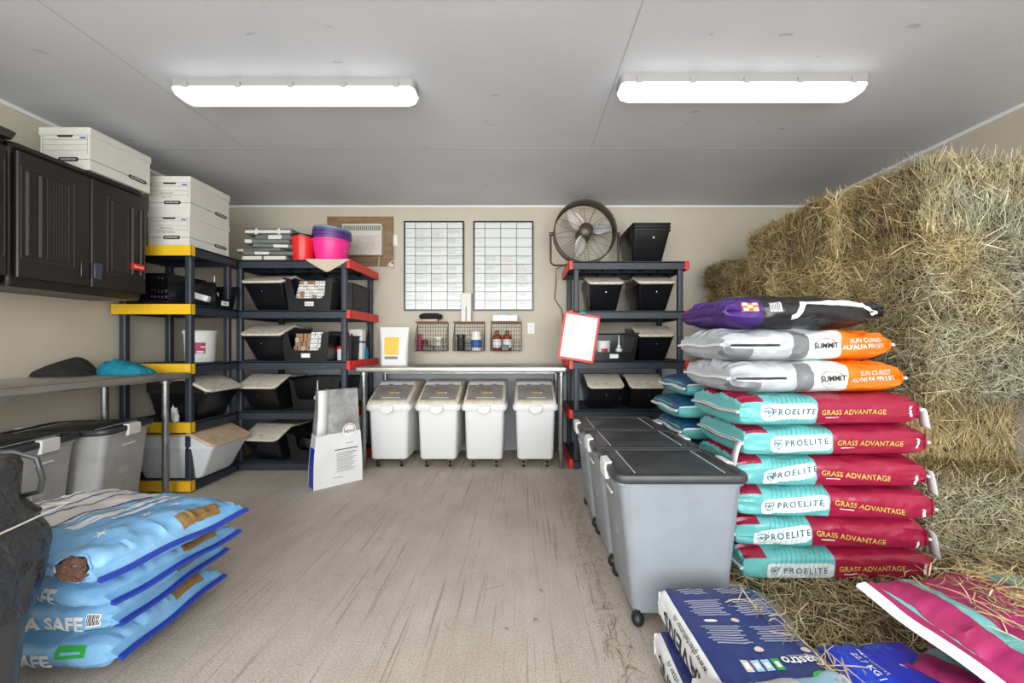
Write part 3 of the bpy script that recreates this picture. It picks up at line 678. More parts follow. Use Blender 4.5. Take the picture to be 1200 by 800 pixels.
# supplies right of middle shelf
t = thing('supplement_canister', 'white canister with blue stripe behind the right post, middle shelf', 'canister', (X(419, 3.62), 3.62, TIER[2]+.005))
MB().loft([rrect(.125, .10, .015, 0), rrect(.125, .10, .015, .155)]).build('canister_body', 'print_white', t)
MB().loft([rrect(.128, .103, .015, .155), rrect(.128, .103, .015, .175)]).build('stripe', 'print_blue', t)
m = MB().loft([rrect(.127, .102, .015, .175), rrect(.127, .102, .015, .275), rrect(.115, .09, .015, .285)]); m.build('lid', 'print_white', t)
MB().box(-.045, -.02, -.0515, -.051, .22, .24).box(-.038, -.03, -.0515, -.051, .21, .25).build('red_mark', 'red_plastic', t)
t = thing('small_canister', 'small white canister with red lid behind the right post, middle shelf', 'canister', (X(402, 3.42), 3.42, TIER[2]+.005))
MB().lathe([(0, 0), (.048, 0), (.05, .1), (0, .1)], n=20).build('canister_body', 'print_white', t)
MB().lathe([(0, .1), (.053, .1), (.053, .125), (0, .125)], n=20).build('lid', 'red_plastic', t)
bottle('teal_bottle', 'teal bottle standing at the right end of the middle shelf', X(428, 3.66), 3.66, TIER[2]+.005, .03, .12, 'teal_cloth', 'teal_cloth', neck=.6)
# odds in lowest open bin
tag(MB().loft([rrect(.11, .08, .02, 0), rrect(.12, .09, .02, .05), rrect(.06, .05, .02, .07)]).build('cloth_bundle', 'blue_grey', loc=(-1.80, 3.33, TIER[4]+.10), rot=(.2, .3, 0)), 'crumpled pale cloth in the open bin on the lowest shelf', 'cloth')
stuff(tag(MB().tube([(-1.90+.07*math.cos(a), 3.33+.04*math.sin(a), TIER[4]+.10+.012*a/3+.02*math.sin(3*a)) for a in [i*.35 for i in range(60)]], .006, 6).build('coiled_cable', 'cord_black'), 'tangle of black cable in the open bin on the lowest shelf', 'cable'))

# ================================================================ TOP OF LEFT RED UNIT
zt = TIER[0]+.006
trays = [(-2.27, .00, .40, .40, .045, 0), (-2.24, .047, .46, .42, .035, .05), (-2.32, .083, .42, .38, .03, -.1), (-2.20, .114, .38, .40, .035, .12), (-2.26, .150, .40, .40, .04, .03), (-2.20, .191, .34, .36, .045, -.03), (-2.25, .237, .42, .36, .055, .0)]
names = ['bottom', 'second', 'third', 'fourth', 'fifth', 'sixth', 'top']
for i, (x, dz, W, D, h, rz) in enumerate(trays):
    t = thing('folded_box', 'grey flattened box with pale tape, %s in the pile on the left red-capped unit' % names[i], 'box', (x, 3.50, zt+dz), rz, 'grey flattened boxes in a pile')
    MB().loft([rrect(W-.02, D-.02, .02, 0), rrect(W, D, .02, h*.2), rrect(W, D, .02, h*.85), rrect(W-.02, D-.02, .02, h)]).build('box_body', 'grey_carton', t)
    l = MB(); y0 = -D/2-.001
    if i == 6: l.box(-W/2+.01, W/2-.01, y0-.001, y0, .012, .036).box(-.11, -.09, y0-.002, y0, 0, .052).box(.09, .11, y0-.002, y0, 0, .052).box(-.11, -.09, -D/2, -D/2+.12, h, h+.001).box(.09, .11, -D/2, -D/2+.12, h, h+.001)
    elif i == 0: l.box(-W/2+.01, -.02, y0-.001, y0, .008, .04).box(.0, W/2-.01, y0-.001, y0, .008, .04)
    else: l.box([-.05, -.19, .05, -.18, .02, -.12][i-1]-.06*(i % 2), [-.05, -.19, .05, -.18, .02, -.12][i-1]+.06, y0-.001, y0, .004, h-.006)
    l.build('tape_label', 'cardboard_white', t)
tub('red_bucket', 'red bucket with black lid beside the pink tub on top of the left red-capped unit', X(355.5, 3.37), 3.37, zt, .095, .235, 'red_bucket', 'black_plastic', cat='bucket')
def rubber_pan(nm, label, x, y, z, r, h, mm, grp=None, rot=(0, 0, 0)):
    t = tag(MB().lathe([(0, 0), (r*.78, 0), (r*.80, .004), (r*.965, h-.02), (r*1.02, h-.018), (r*1.03, h-.004), (r*.99, h), (r*.95, h-.006), (r*.76, .01), (0, .01)], n=40).build(nm, mm, loc=(x, y, z), rot=rot), label, 'tub', grp)
    return t
px_ = X(387, 3.40)
rubber_pan('feed_tub', 'bright pink feed tub on top of the left red-capped unit', px_, 3.42, zt, .158, .20, 'pink_plastic')
rubber_pan('feed_tub', 'purple feed tub nested in the pink tub, lower of two', px_, 3.42, zt+.085, .160, .165, 'purple_plastic', rot=(0, .05, 0))
rubber_pan('feed_tub', 'purple feed tub nested in the pink tub, upper of two', px_, 3.42, zt+.115, .158, .165, 'purple_plastic', rot=(0, .06, 0))
rubber_pan('feed_tub', 'blue-grey feed tub nested topmost in the pink tub', px_, 3.42, zt+.14, .155, .165, 'blue_grey', rot=(0, .07, 0))
# burlap cloth hanging over the front edge
m = MB(); n = 22; vs = []
for i in range(n+1):
    for j in range(n+1):
        u = i/n; v = j/n
        x = X(358, 3.25)+(X(410, 3.25)-X(358, 3.25))*u
        drop = .115*max(0, 1-abs(u-.48)/.50)**.9
        if v < .5: y = 3.38-.26*v; z = zt+.003+.002*math.sin(9*u)
        else:
            q = (v-.5)*2; y = 3.249-.004*math.sin(7*u); z = zt+.003-drop*q
        vs.append((x, y, z))
m.add(vs, [(i*(n+1)+j, i*(n+1)+j+1, (i+1)*(n+1)+j+1, (i+1)*(n+1)+j) for i in range(n) for j in range(n)])
o = m.build('burlap_cloth', 'burlap'); s = o.modifiers.new('thick', 'SOLIDIFY'); s.thickness = .004
tag(o, 'tan burlap cloth hanging in a point over the shelf edge below the pink tub', 'cloth')

# ================================================================ TOP OF RIGHT UNIT: nested bins
zt2 = TIER[0]+.006
for i in range(3):
    t = thing('empty_bin', ['outermost black bin of the three nested ones on the right unit', 'middle black bin of the three nested ones on the right unit', 'innermost black bin of the three nested ones, with white strips in it'][i], 'bin', (1.155, 3.62, zt2+.028*i), 0, 'nested empty black bins')
    W = .345; D = .40; h = .29; s = 1-.02*i
    def rg(w, y0, y1, z, r=.025): return rrect(w, y1-y0, r, z, 0, (y0+y1)/2)
    MB().loft([rg(W*.78*s, -.14, .16, 0), rg(W*.9*s, -.24, .19, .2), rg(W*.96*s, -.27, .2, h-.015), rg(W, -.285, .21, h-.015), rg(W, -.285, .21, h), rg(W*.93*s, -.26, .19, h), rg(W*.75*s, -.13, .15, .012)]).build('bin_body', 'black_plastic', t)
    if i == 0: MB().lathe([(0, 0), (.008, 0), (.008, .004), (0, .004)], n=12, axis='y').build('button', 'chrome', t, loc=(0.02, -.262, .22))
for i in range(4):
    tag(MB().box(-.006, .006, -.001, .001, 0, .16).build('plastic_strip', 'print_white', loc=(1.085+.022*i, 3.50, zt2+.235), rot=(0, -.3+.03*i, 0)), 'thin white strip sticking out of the nested black bins', 'strip', 'white strips in the nested bins')

# ================================================================ FAN
t = thing('wall_fan', 'round metal fan in a U-shaped bracket on top of the right shelving unit', 'fan', (.612, 3.70, zt2))
cz = 2.195-zt2; R = .298
m = MB()
for yy in (-.07, .07): m.ring(R, (0, yy, cz), .006, 48)
hoop = []
for (rr, yy) in ((R+.004, -.07), (R+.009, -.07), (R+.009, .07), (R+.004, .07)):
    hoop.append([(rr*math.cos(2*PI*q/48), yy, cz+rr*math.sin(2*PI*q/48)) for q in range(48)])
m.loft(hoop, closed=True)
m.ring(R*.22, (0, -.115, cz), .004, 24); m.ring(R*.22, (0, .1, cz), .004, 24)
for k in range(1, 10):
    rr = R*(.22+.78*k/10); m.ring(rr, (0, -.07-.045*(1-(k/10)**2), cz), .0009, 40, m=4)
for k in range(12):
    a = 2*PI*k/12+.1; pts = []; pb = []
    for q in range(6):
        f = .22+.78*q/5; fr = q/5
        pts.append((R*f*math.cos(a), -.07-.045*(1-fr**2), cz+R*f*math.sin(a))); pb.append((R*f*math.cos(a), .07+.03*(1-fr**2), cz+R*f*math.sin(a)))
    m.tube(pts, .0020, 5); m.tube(pb, .0018, 5)
m.build('grille', 'fan_metal', t)
MB().lathe([(0, -.125), (.05, -.12), (.062, -.11), (.062, -.104), (0, -.10)], c=(0, 0, cz), n=24, axis='y').build('badge', 'fan_metal', t)
MB().lathe([(0, -.02), (.045, -.02), (.05, .0), (.07, .03), (.075, .12), (.05, .15), (0, .15)], c=(0, 0, cz), n=24, axis='y').build('motor', 'fan_metal', t)
for k, a in enumerate((2.30, .18, 4.38)):
    vs = []; n = 10
    for i in range(n+1):
        f = i/n; r = .05+(R-.085)*f; wd = (.35+.42*math.sin(PI*min(1, f*1.05)**.7))*.30/(.25+r*2.2)
        for j in range(9):
            g = j/8-.5; aa = a+g*wd*2.1; tw = .045*(1-.3*f)
            rr = r*(1-.12*abs(g*2)**3*f)
            vs.append((rr*math.cos(aa), g*tw*2-.045, cz+rr*math.sin(aa)))
    o = MB().add(vs, [(i*9+j, i*9+j+1, (i+1)*9+j+1, (i+1)*9+j) for i in range(n) for j in range(8)]).build('blade', 'fan_blade_warm' if k != 1 else 'fan_blade', t)
    s = o.modifiers.new('thick', 'SOLIDIFY'); s.thickness = .003
by = 0.0; pts = []
hw = R+.035
pts = [(-hw, by, cz-.01)]+[(-hw, by, cz-.20)]+[(-hw+.05*(1-math.cos(a)), by, cz-.27-.05*math.sin(a)) for a in (0.2, .6, 1.0, 1.4)]+[(hw-.05*(1-math.cos(a)), by, cz-.27-.05*math.sin(a)) for a in (1.4, 1.0, .6, .2)]+[(hw, by, cz-.20), (hw, by, cz-.01)]
zmin = .012
pts = [(p[0], p[1], max(p[2], zmin+.0)) for p in pts]
m = MB().tube(pts, .011, 8); m.build('bracket', 'fan_metal', t)
for sg in (-1, 1): MB().lathe([(0, 0), (.018, 0), (.018, .05), (0, .05)], n=12, axis='x').build('pivot_knob', 'fan_metal', t, loc=(sg*(R+.0) if sg > 0 else -(R+.05), by, cz-.01))
tag(MB().tube([(X(672, 3.72), 3.74, 1.93), (.34, 3.80, 1.86), (X(652, 3.85), 3.86, Z(325, 3.85)), (X(650, 3.86), 3.87, Z(350, 3.86)), (X(658, 3.88), 3.88, Z(362, 3.88)), (.44, 3.885, 1.2)], .004, 6).build('fan_cord', 'cord_black'), 'black power cord hanging from the fan beside the right shelving unit', 'cord')
# clipboard with red frame
t = thing('clipboard', 'white board with red frame hanging tilted on the left post of the right unit', 'board', (X(678.5, 3.27), 3.275, Z(395, 3.27)), 0, None, rot=(-.04, .16, 0))
W, h = .315, .415
MB().loft([rrect(W, h, .02, 0, n=4), rrect(W, h, .02, .008, n=4)]).build('frame', 'red_plastic', t, rot=(PI/2, 0, 0))
m = MB().box(-W/2+.018, W/2-.018, -.0095, -.0082, -h/2+.02, h/2-.02, 0)
flat_text(m, '~ ~~~ ~', .024, lambda a, b: (a, -.0105, h/2-.045+b), 1, .0)
for i, (tx, xx) in enumerate((('check water', -.055), ('Sweep  hay', -.045), ('top up bins', -.06))):
    mm = 2; flat_text(m, '~~~ ~~ ~~~', .018, lambda a, b: (xx+a, -.0105, h/2-.085-.02*i+b), 1, .0)
m.build('writing_surface', ['print_white', 'ink_black', 'print_blue'], t)
MB().box(-.03, .03, -.014, -.002, h/2-.012, h/2+.02).build('clip', 'print_teal', t, bevel=.004)

# ================================================================ WHITEBOARDS
def board(label, px0, px1, full):
    y = WB; x0, x1 = X(px0, 3.9), X(px1, 3.9); z0, z1 = Z(364, 3.9), Z(259.5, 3.9); cx, cz = (x0+x1)/2, (z0+z1)/2; W, h = x1-x0, z1-z0
    t = thing('whiteboard', label, 'whiteboard', (cx, y-.014, cz), 0, 'wall whiteboards')
    f = MB(); b = .014
    f.box(-W/2, W/2, -.012, .012, h/2-b, h/2).box(-W/2, W/2, -.012, .012, -h/2, -h/2+b).box(-W/2, -W/2+b, -.012, .012, -h/2+b, h/2-b).box(W/2-b, W/2, -.012, .012, -h/2+b, h/2-b)
    f.build('frame', 'black_plastic', t)
    m = MB().box(-W/2+b, W/2-b, -.004, .012, -h/2+b, h/2-b, 0)
    fx = [(272-220)/275, (345-220)/275, (418-220)/275]; fz = [(v-118)/417 for v in (152, 197, 238, 280, 318, 362, 405, 447, 487)]
    for a in fx: m.box(-W/2+a*W-.0028, -W/2+a*W+.0028, -.0048, -.004, -h/2+b, h/2-b, 1)
    for c in fz: m.box(-W/2+b, W/2-b, -.0048, -.004, h/2-c*h-.0024, h/2-c*h+.0024, 1)
    rnd = random.Random(int(px0))
    xs = [b/W]+fx; xe = fx+[1-b/W]; zs = [b/h]+fz; ze = fz+[1-b/h]
    for r in range(10):
        for c in range(4):
            xa = -W/2+xs[c]*W+.008; xb = -W/2+xe[c]*W-.006; za = h/2-zs[r]*h-.010; zb = h/2-ze[r]*h+.006
            nl = {0: 1}.get(r, 2 if c == 0 else int((za-zb)/.0115))
            if c == 0: za = (za+zb)/2+.004; nl = 1
            elif r and not full and r < 3: nl = 0
            elif r and not full and r < 4: nl = 0
            elif r: nl = max(1, nl-rnd.randint(0, 3))
            for L_ in range(nl):
                z = za-L_*.0125; x = xa if c or r == 0 else xa+.008; end = xa+(xb-xa)*rnd.uniform(.45, .97)
                if c == 0 or r == 0: end = xa+(xb-xa)*.6
                mi = 2
                if r and c == 1 and L_ > 0 and full and rnd.random() < .6: mi = 4
                if r and c == 2 and rnd.random() < .75: mi = 3
                while x < end:                                               # handwriting strokes, illegible in the photo
                    wl = rnd.uniform(.006, .022)
                    pts = []; q = x
                    while q < x+wl: pts.append((q, rnd.uniform(-.0028, .0028))); q += .003
                    if len(pts) > 1:
                        for (p1, p2) in zip(pts, pts[1:]):
                            m.add([(p1[0], -.0052, z+p1[1]-.0014), (p2[0], -.0052, z+p2[1]-.0014), (p2[0], -.0052, z+p2[1]+.0014), (p1[0], -.0052, z+p1[1]+.0014)], [(0, 1, 2, 3)], mi)
                    x += wl+.005
    m.build('writing_surface', ['board_white', 'print_black', 'ink_black', 'ink_red', 'ink_green'], t, smooth=False)
board('framed whiteboard schedule filled with writing in every row, left of two', 474, 544, True)
board('framed whiteboard schedule with empty top rows, right of two', 555, 625, False)

# ================================================================ AIR CONDITIONER + PLYWOOD
xa, xb, za, zb = X(384, 3.9), X(461, 3.9), Z(312, 3.9), Z(254, 3.9)
m = MB(); ax0, ax1, az0, az1 = X(404, 3.9), X(450.5, 3.9), Z(301, 3.9), Z(264, 3.9)
m.box(xa, ax0, WB-.018, WB, za, zb).box(ax1, xb, WB-.018, WB, za, zb).box(ax0, ax1, WB-.018, WB, az1, zb).box(ax0, ax1, WB-.018, WB, za, az0)
tag(m.build('plywood_surround', 'plywood'), 'brown plywood panel framing the air conditioner on the back wall', 'panel')
t = thing('air_conditioner', 'cream window air conditioner set in the plywood panel', 'air conditioner', ((ax0+ax1)/2, WB-.03, az0+.004))
W = ax1-ax0-.008; h = az1-az0-.008
MB().box(-W/2, W/2, -.05, .03, 0, h).build('casing', 'ac_cream', t, bevel=.006)
m = MB()
for i in range(15): m.box(-W/2+.015, W/2-.015, -.056, -.05, .02+i*h*.038, .02+i*h*.038+.006)
m.build('intake_grille', 'beige_lid', t)
m = MB().box(-W/2+.01, W/2-.01, -.052, -.050, h*.78, h-.02, 0)
for i in range(18): m.box(-W/2+.014+i*(W-.03)/18, -W/2+.018+i*(W-.03)/18, -.06, -.051, h*.78, h-.02, 1)
m.build('outlet_vanes', ['print_grey', 'cardboard_white'], t)
def outlet(label, px, py, w=.075, h=.115):
    t = thing('wall_outlet', label, 'outlet', (X(px, 3.9), WB, Z(py, 3.9)), 0)
    MB().box(-w/2, w/2, -.008, 0, -h/2, h/2).build('cover_plate', 'print_white', t, bevel=.003)
    m = MB()
    for dz in (-.025, .025):
        m.box(-.016, .016, -.0095, -.008, dz-.014, dz+.014, 0)
        for dx in (-.007, .005): m.box(dx, dx+.002, -.0102, -.0095, dz-.004, dz+.008, 1)
    m.build('socket', ['white_plastic', 'print_black'], t)
outlet('white wall outlet with a plug and cord, beside the air conditioner panel', 461.5, 281.5)
outlet('white wall outlet between the right wire basket and the clipboard', 622.5, 384.5)
outlet('white wall outlet low on the back wall beside the bench leg', 651, 530, .10, .13)
tag(MB().tube([(X(462, 3.88), 3.89, Z(286, 3.9)), (X(462, 3.88), 3.885, Z(304, 3.9)), (X(455, 3.88), 3.885, Z(310, 3.9)), (X(447, 3.88), 3.89, Z(322, 3.9)), (X(440, 3.88), 3.89, Z(345, 3.9)), (X(436, 3.88), 3.89, Z(365, 3.9)), (X(442, 3.88), 3.89, Z(385, 3.9)), (X(443, 3.88), 3.89, Z(420, 3.9))], .004, 6).build('power_cord', 'cord_white'), 'pale cord looping down the wall from the outlet beside the air conditioner', 'cord')
tag(MB().tube([(X(445, 3.88), 3.87, Z(301, 3.9)), (X(443, 3.88), 3.885, Z(325, 3.9)), (X(440, 3.88), 3.89, Z(340, 3.9)), (X(428, 3.88), 3.89, Z(362, 3.9)), (X(424, 3.88), 3.89, Z(370, 3.9)), (X(434, 3.88), 3.89, Z(392, 3.9)), (X(440, 3.88), 3.89, Z(405, 3.9))], .0045, 6).build('power_cord', 'cord_white'), 'pale cord hanging straight down from the air conditioner behind the shelf end', 'cord')
tag(MB().box(-.03, .03, -.03, 0, -.02, .02).build('plug_adapter', 'cord_white', loc=(X(459, 3.9), WB-.001, Z(311, 3.9)), rot=(0, .5, 0), bevel=.005), 'small cream plug adapter hanging below the outlet by the air conditioner', 'plug')

# ================================================================ WIRE BASKETS ON WALL
def wire_basket(label, px0, px1, board_=True):
    x0, x1 = X(px0, 3.8), X(px1, 3.8); z0, z1 = Z(411, 3.8), Z(378, 3.8); W = x1-x0; h = z1-z0; D = .12
    t = thing('wire_basket', label, 'basket', ((x0+x1)/2, WB-.004, z0), 0, 'wire baskets on the back wall')
    m = MB(); r = .0016
    for yy in (-.003, ):
        for i in range(13): m.tube([(-W/2+W*i/12, yy, 0), (-W/2+W*i/12, yy, h)], r, 4)
        for i in range(8): m.tube([(-W/2, yy, h*i/7), (W/2, yy, h*i/7)], r, 4)
    hf = h*.36
    for zz in (0, hf*.5, hf):
        m.tube([(-W/2, 0, zz), (-W/2, -D, zz), (W/2, -D, zz), (W/2, 0, zz)], r*1.5, 5)
    for i in range(13): m.tube([(-W/2+W*i/12, -.003, 0), (-W/2+W*i/12, -D, 0), (-W/2+W*i/12, -D, hf)], r, 4)
    for sg in (-1, 1):
        m.tube([(sg*W/2, -.003, h), (sg*W/2, -D, hf), (sg*W/2, -D, 0), (sg*W/2, -.003, 0), (sg*W/2, -.003, h)], .003, 5)
        for i in range(1, 4): m.tube([(sg*W/2, -D*i/4, 0), (sg*W/2, -D*i/4, h-(h-hf)*i/4)], r, 4)
    m.tube([(-W/2, -.003, h), (W/2, -.003, h)], .003, 5)
    m.build('wire_frame', 'fan_metal', t)
    MB().box(-W/2, W/2, -.10, 0, h+.002, h+.014).build('wood_shelf', 'wood_strip', t)
    return t, (x0+x1)/2, z0
wire_basket('black wire wall basket with dark and cream jars, left of three', 486.5, 523)
wire_basket('black wire wall basket with a blue-labelled jar, middle of three', 531, 567)
wire_basket('black wire wall basket with two amber bottles, right of three', 575, 611)
zb_ = Z(411, 3.8)+.003; zs_ = Z(378, 3.8)+.016; yb_ = WB-.06
bottle('small_jar', 'dark tall jar at the left inside the left wire basket', X(492, 3.85), yb_, zb_, .02, .17, 'wine_print', 'wine_print', neck=.8, cat='jar')
bottle('small_jar', 'short round dark red jar inside the left wire basket', X(499, 3.85), yb_-.02, zb_, .03, .11, 'amber_glass', 'black_plastic', neck=.8, cat='jar')
bottle('small_jar', 'cream jar at the right inside the left wire basket', X(514, 3.85), yb_, zb_+.04, .038, .10, 'beige_lid', 'print_white', neck=.9, cat='jar')
tag(MB().box(-.05, .05, -.02, .02, 0, .045).build('small_carton', 'black_plastic', loc=(X(502, 3.8), WB-.10, zb_), bevel=.003), 'flat black box at the front of the left wire basket', 'box')
tag(MB().box(-.035, .035, -.02, .02, 0, .04).build('small_carton', 'print_grey', loc=(X(515, 3.8), WB-.10, zb_), bevel=.003), 'grey box under the cream jar in the left wire basket', 'box')
bottle('drinks_can', 'tall black can inside the middle wire basket', X(539.5, 3.8), yb_-.01, zb_, .042, .165, 'black_matte', 'black_plastic', neck=.9, cat='can')
bottle('supplement_jar', 'white jar with blue label inside the middle wire basket', X(557.5, 3.8), yb_, zb_, .052, .20, 'white_plastic', 'white_plastic', 'print_blue', neck=.85, cat='jar')
tag(MB().box(-.035, .035, -.02, .02, 0, .07).build('small_carton', 'black_plastic', loc=(X(548.5, 3.8), WB-.08, zb_), bevel=.003), 'small black box between the can and the jar, middle wire basket', 'box')
for px_b, l in ((582.5, 'left'), (594.5, 'right')):
    bottle('amber_bottle', 'amber bottle with white label, %s of the two in the right wire basket' % l, X(px_b, 3.85), yb_-.01, zb_, .046, .205, 'amber_glass', 'amber_glass', 'print_white', neck=.35, group='amber bottles in the wire basket')
tag(MB().box(-.035, .035, -.02, .02, 0, .06).build('small_carton', 'black_plastic', loc=(X(592, 3.78), WB-.105, zb_), bevel=.003), 'small black box in front of the amber bottles', 'box')
tag(MB().loft([rrect(.10, .05, .02, 0), rrect(.11, .06, .02, .03), rrect(.05, .03, .01, .04)]).build('crumpled_wrapper', 'sky_blue', loc=(X(597, 3.78), WB-.16, zb_-.055), rot=(.2, .1, .3)), 'small pale blue wrapper hanging below the right wire basket', 'wrapper') if False else None
tag(MB().loft([rrect(.20, .08, .03, 0), rrect(.24, .10, .05, .02), rrect(.23, .09, .045, .045), rrect(.15, .05, .02, .06)]).build('zipped_pouch', 'black_cloth', loc=(X(504.5, 3.83), WB-.06, zs_+.022)), 'black rounded pouch lying above the left wire basket', 'pouch')
tag(MB().box(-.075, .075, -.04, .04, 0, .02).build('wooden_block', 'tan_lid', loc=(X(504, 3.83), WB-.06, zs_)), 'tan strip of wood under the black pouch', 'block')
t = thing('tissue_box', 'white patterned tissue box on top of the right wire basket', 'box', (X(592, 3.83), WB-.065, zs_))
MB().box(-.125, .125, -.05, .05, 0, .062).build('carton', 'print_white', t, bevel=.004)
m = MB()
for i in range(14): m.box(-.11+i*.016, -.104+i*.016, -.051, -.0502, .012+(i*7 % 5)*.008, .018+(i*7 % 5)*.008)
m.build('printed_pattern', 'blue_grey', t)
MB().loft([rrect(.08, .03, .01, .062), rrect(.06, .02, .008, .075), rrect(.02, .01, .004, .085)]).build('tissue', 'sky_blue', t)
t = thing('glove_dispenser', 'tall narrow cream dispenser on the wall between the two whiteboards', 'dispenser', (X(546.5, 3.84), WB-.001, Z(377.5, 3.84)))
MB().box(-.052, .052, -.085, 0, 0, .30).build('casing', 'bag_cream', t, bevel=.006)
MB().box(-.005, .005, -.0875, -.084, .0, .16).build('slot', 'print_grey', t)

# ================================================================ WHITE INGREDIENT BINS
def ingredient_bin(x, label, rz=0.0):
    t = thing('ingredient_bin', label, 'bin', (x, 3.32, 0), rz, 'white wheeled bins under the steel bench')
    D = .54
    MB().loft([rrect(.31, D-.06, .03, .078, 0, D/2), rrect(.325, D-.045, .035, .088, 0, D/2), rrect(.350, D-.01, .035, .525, 0, D/2)]).build('bin_body', 'white_bin', t)
    m = MB().loft([rrect(.39, D+.03, .045, .515, 0, D/2), rrect(.405, D+.04, .05, .53, 0, D/2), rrect(.405, D+.04, .05, .555, 0, D/2), rrect(.39, D+.03, .045, .57, 0, D/2)])
    m.build('rim', 'white_bin', t, bevel=.0)
    m = MB().prism([(-.01, .565), (-.005, .59), (.30, .735), (D, .745), (D, .565)], -.185, .185, 'x'); m.build('sloped_cover', 'bin_rim', t, bevel=.02, seg=3)
    sl = math.atan2(.145, .305); cs, sn = math.cos(sl), math.sin(sl)
    def S(a, s, lift): return (a, -.005+s*cs-lift*sn, .59+s*sn+lift*cs)
    def plate(x0, x1, s0, s1, l0, l1, mi, mb):
        vs = [S(a, s, l) for l in (l0, l1) for s in (s0, s1) for a in (x0, x1)]
        mb.add(vs, [(0, 2, 3, 1), (4, 5, 7, 6), (0, 1, 5, 4), (2, 6, 7, 3), (0, 4, 6, 2), (1, 3, 7, 5)], mi)
    m = MB(); plate(-.158, .158, .03, .285, .0005, .007, 0, m)
    lid = m.build('sliding_lid', 'smoky_lid', t, bevel=.003)
    m = MB(); plate(-.075, .095, .055, .063, .0072, .0085, 0, m)
    for i in range(5): plate(-.025+i*.018, -.012+i*.018, .13, .15, .0072, .0085, 1 if i != 4 else 0, m)
    m.build('lid_print', ['print_white', 'yellow_print'], lid)
    m = MB(); plate(-.165, .165, .285, .33, .002, .013, 0, m); plate(-.075, -.035, .255, .29, .004, .012, 1, m); plate(.055, .095, .255, .29, .004, .012, 1, m)
    m.build('hinge_strip', ['clear_white', 'print_grey'], t)
    # rounded latch tab
    poly = [(-.058, .565)]+[(.058*math.cos(a), .535+.045*math.sin(a)) for a in [-PI+i*PI/10 for i in range(11)]]+[(.058, .565)]
    MB().prism(poly, -.045, -.018, 'y').build('latch_tab', 'white_bin', t, bevel=.006)
    for sx in (-.105, .105):
        for sy in (.06, D-.08):
            c = MB().box(-.02, .02, -.02, .02, .07, .087, 1).box(-.017, -.014, -.015, .015, .025, .075, 1).box(.014, .017, -.015, .015, .025, .075, 1)
            w_ = c.lathe([(0, -.011), (.022, -.011), (.0255, -.008), (.0255, .008), (.022, .011), (0, .011)], c=(0, .0, .0255), n=20, axis='x', mi=0)
            c.lathe([(0, -.013), (.009, -.013), (.009, .013), (0, .013)], c=(0, 0, .0255), n=12, axis='x', mi=1)
            c.build('caster', ['rubber', 'chrome'], t, loc=(sx, sy, 0))
for px, l in ((455.5, 'white wheeled bin with smoky lid under the bench, first from the left'), (513, 'white wheeled bin with smoky lid under the bench, second from the left'), (567.5, 'white wheeled bin with smoky lid under the bench, third from the left'), (627.5, 'white wheeled bin with smoky lid under the bench, rightmost beside the gap')):
    ingredient_bin(X(px, 3.34), l)

# ================================================================ GREY WHEELED TOTES
def tote(label, x, y, rz, group, warm=False, dx=.545, dy=.385, zt_=.60, wheels=True):
    t = thing('storage_tote', label, 'tote', (x, y, 0), rz, group)
    z0 = .055 if wheels else .01
    bm_ = 'tote_plastic_warm' if warm else 'tote_plastic'
    m = MB().loft([rrect(dx*.70, dy*.86, .03, z0), rrect(dx*.72, dy*.88, .035, z0+.02), rrect(dx*.915, dy*.93, .04, zt_-.05), rrect(dx*.96, dy*.94, .04, zt_-.045), rrect(dx*.96, dy*.94, .04, zt_-.02)])
    for sg in (-1, 1):
        m.box(sg*dx*.40-.008, sg*dx*.40+.008, -.03, .03, zt_-.30, zt_-.10)
    m.build('tote_body', bm_, t)
    m = MB().loft([rrect(dx, dy, .05, zt_-.032), rrect(dx+.008, dy+.008, .052, zt_-.024), rrect(dx+.008, dy+.008, .052, zt_-.008), rrect(dx, dy, .05, zt_), rrect(dx-.035, dy-.035, .04, zt_+.001), rrect(dx-.05, dy-.05, .035, zt_-.008), rrect(dx-.12, dy-.06, .03, zt_-.008), rrect(dx-.14, dy-.075, .03, zt_-.002)])
    lid = m.build('lid', 'tote_lid', t)
    for sg in (-1, 1):
        MB().box(sg*(dx/2-.085)-.0015, sg*(dx/2-.085)+.0015, -dy/2+.04, dy/2-.04, zt_-.008, zt_+.0005).build('lid_ridge', 'clear_white', lid)
        poly = [(-.012, zt_-.065), (.008, zt_-.065), (.012, zt_-.02), (.010, zt_+.006), (-.02, zt_+.010), (-.022, zt_+.002), (-.004, zt_-.002), (-.002, zt_-.03)]
        poly = [(sg*(dx/2+a), b) for a, b in poly]
        MB().prism(poly, -.048, .048, 'y').build('latch', 'white_plastic', t, bevel=.004)
        MB().box(sg*(dx*.462)-.003, sg*(dx*.462)+.003, -.045, .045, zt_-.125, zt_-.116).build('embossed_mark', 'print_white', t)
    if wheels:
        for sx in (-1, 1):
            for sy in (-1, 1):
                c = MB().lathe([(0, -.024), (.014, -.022), (.024, -.014), (.028, -.003), (.028, .003), (.024, .014), (.014, .022), (0, .024)], c=(0, 0, .028), n=18, axis='x')
                c.lathe([(0, .045), (.012, .045), (.012, z0+.01), (0, z0+.01)], n=10)
                c.build('caster', 'rubber', t, loc=(sx*dx*.32, sy*dy*.41, 0))
tr = 'grey wheeled totes beside the feed bags'
for i, l in enumerate(['grey wheeled tote with black lid, nearest of three in the right row', 'grey wheeled tote with black lid, middle of three in the right row', 'grey wheeled tote with black lid, farthest of three, close to the right shelving unit']):
    tote(l, .622-.004*i, 1.635+.395*i, [0.0, .012, -.008][i], tr, dx=.525)
tl = 'grey totes under the left bench'
tote('grey tote with black lid under the left bench, nearest the yellow-capped shelving unit', -2.735, 2.325, .20, tl, True, dx=.55)
tote('pale grey tote with black lid under the left bench, behind the black garbage can', -2.765, 1.93, .18, tl, True, dx=.55)

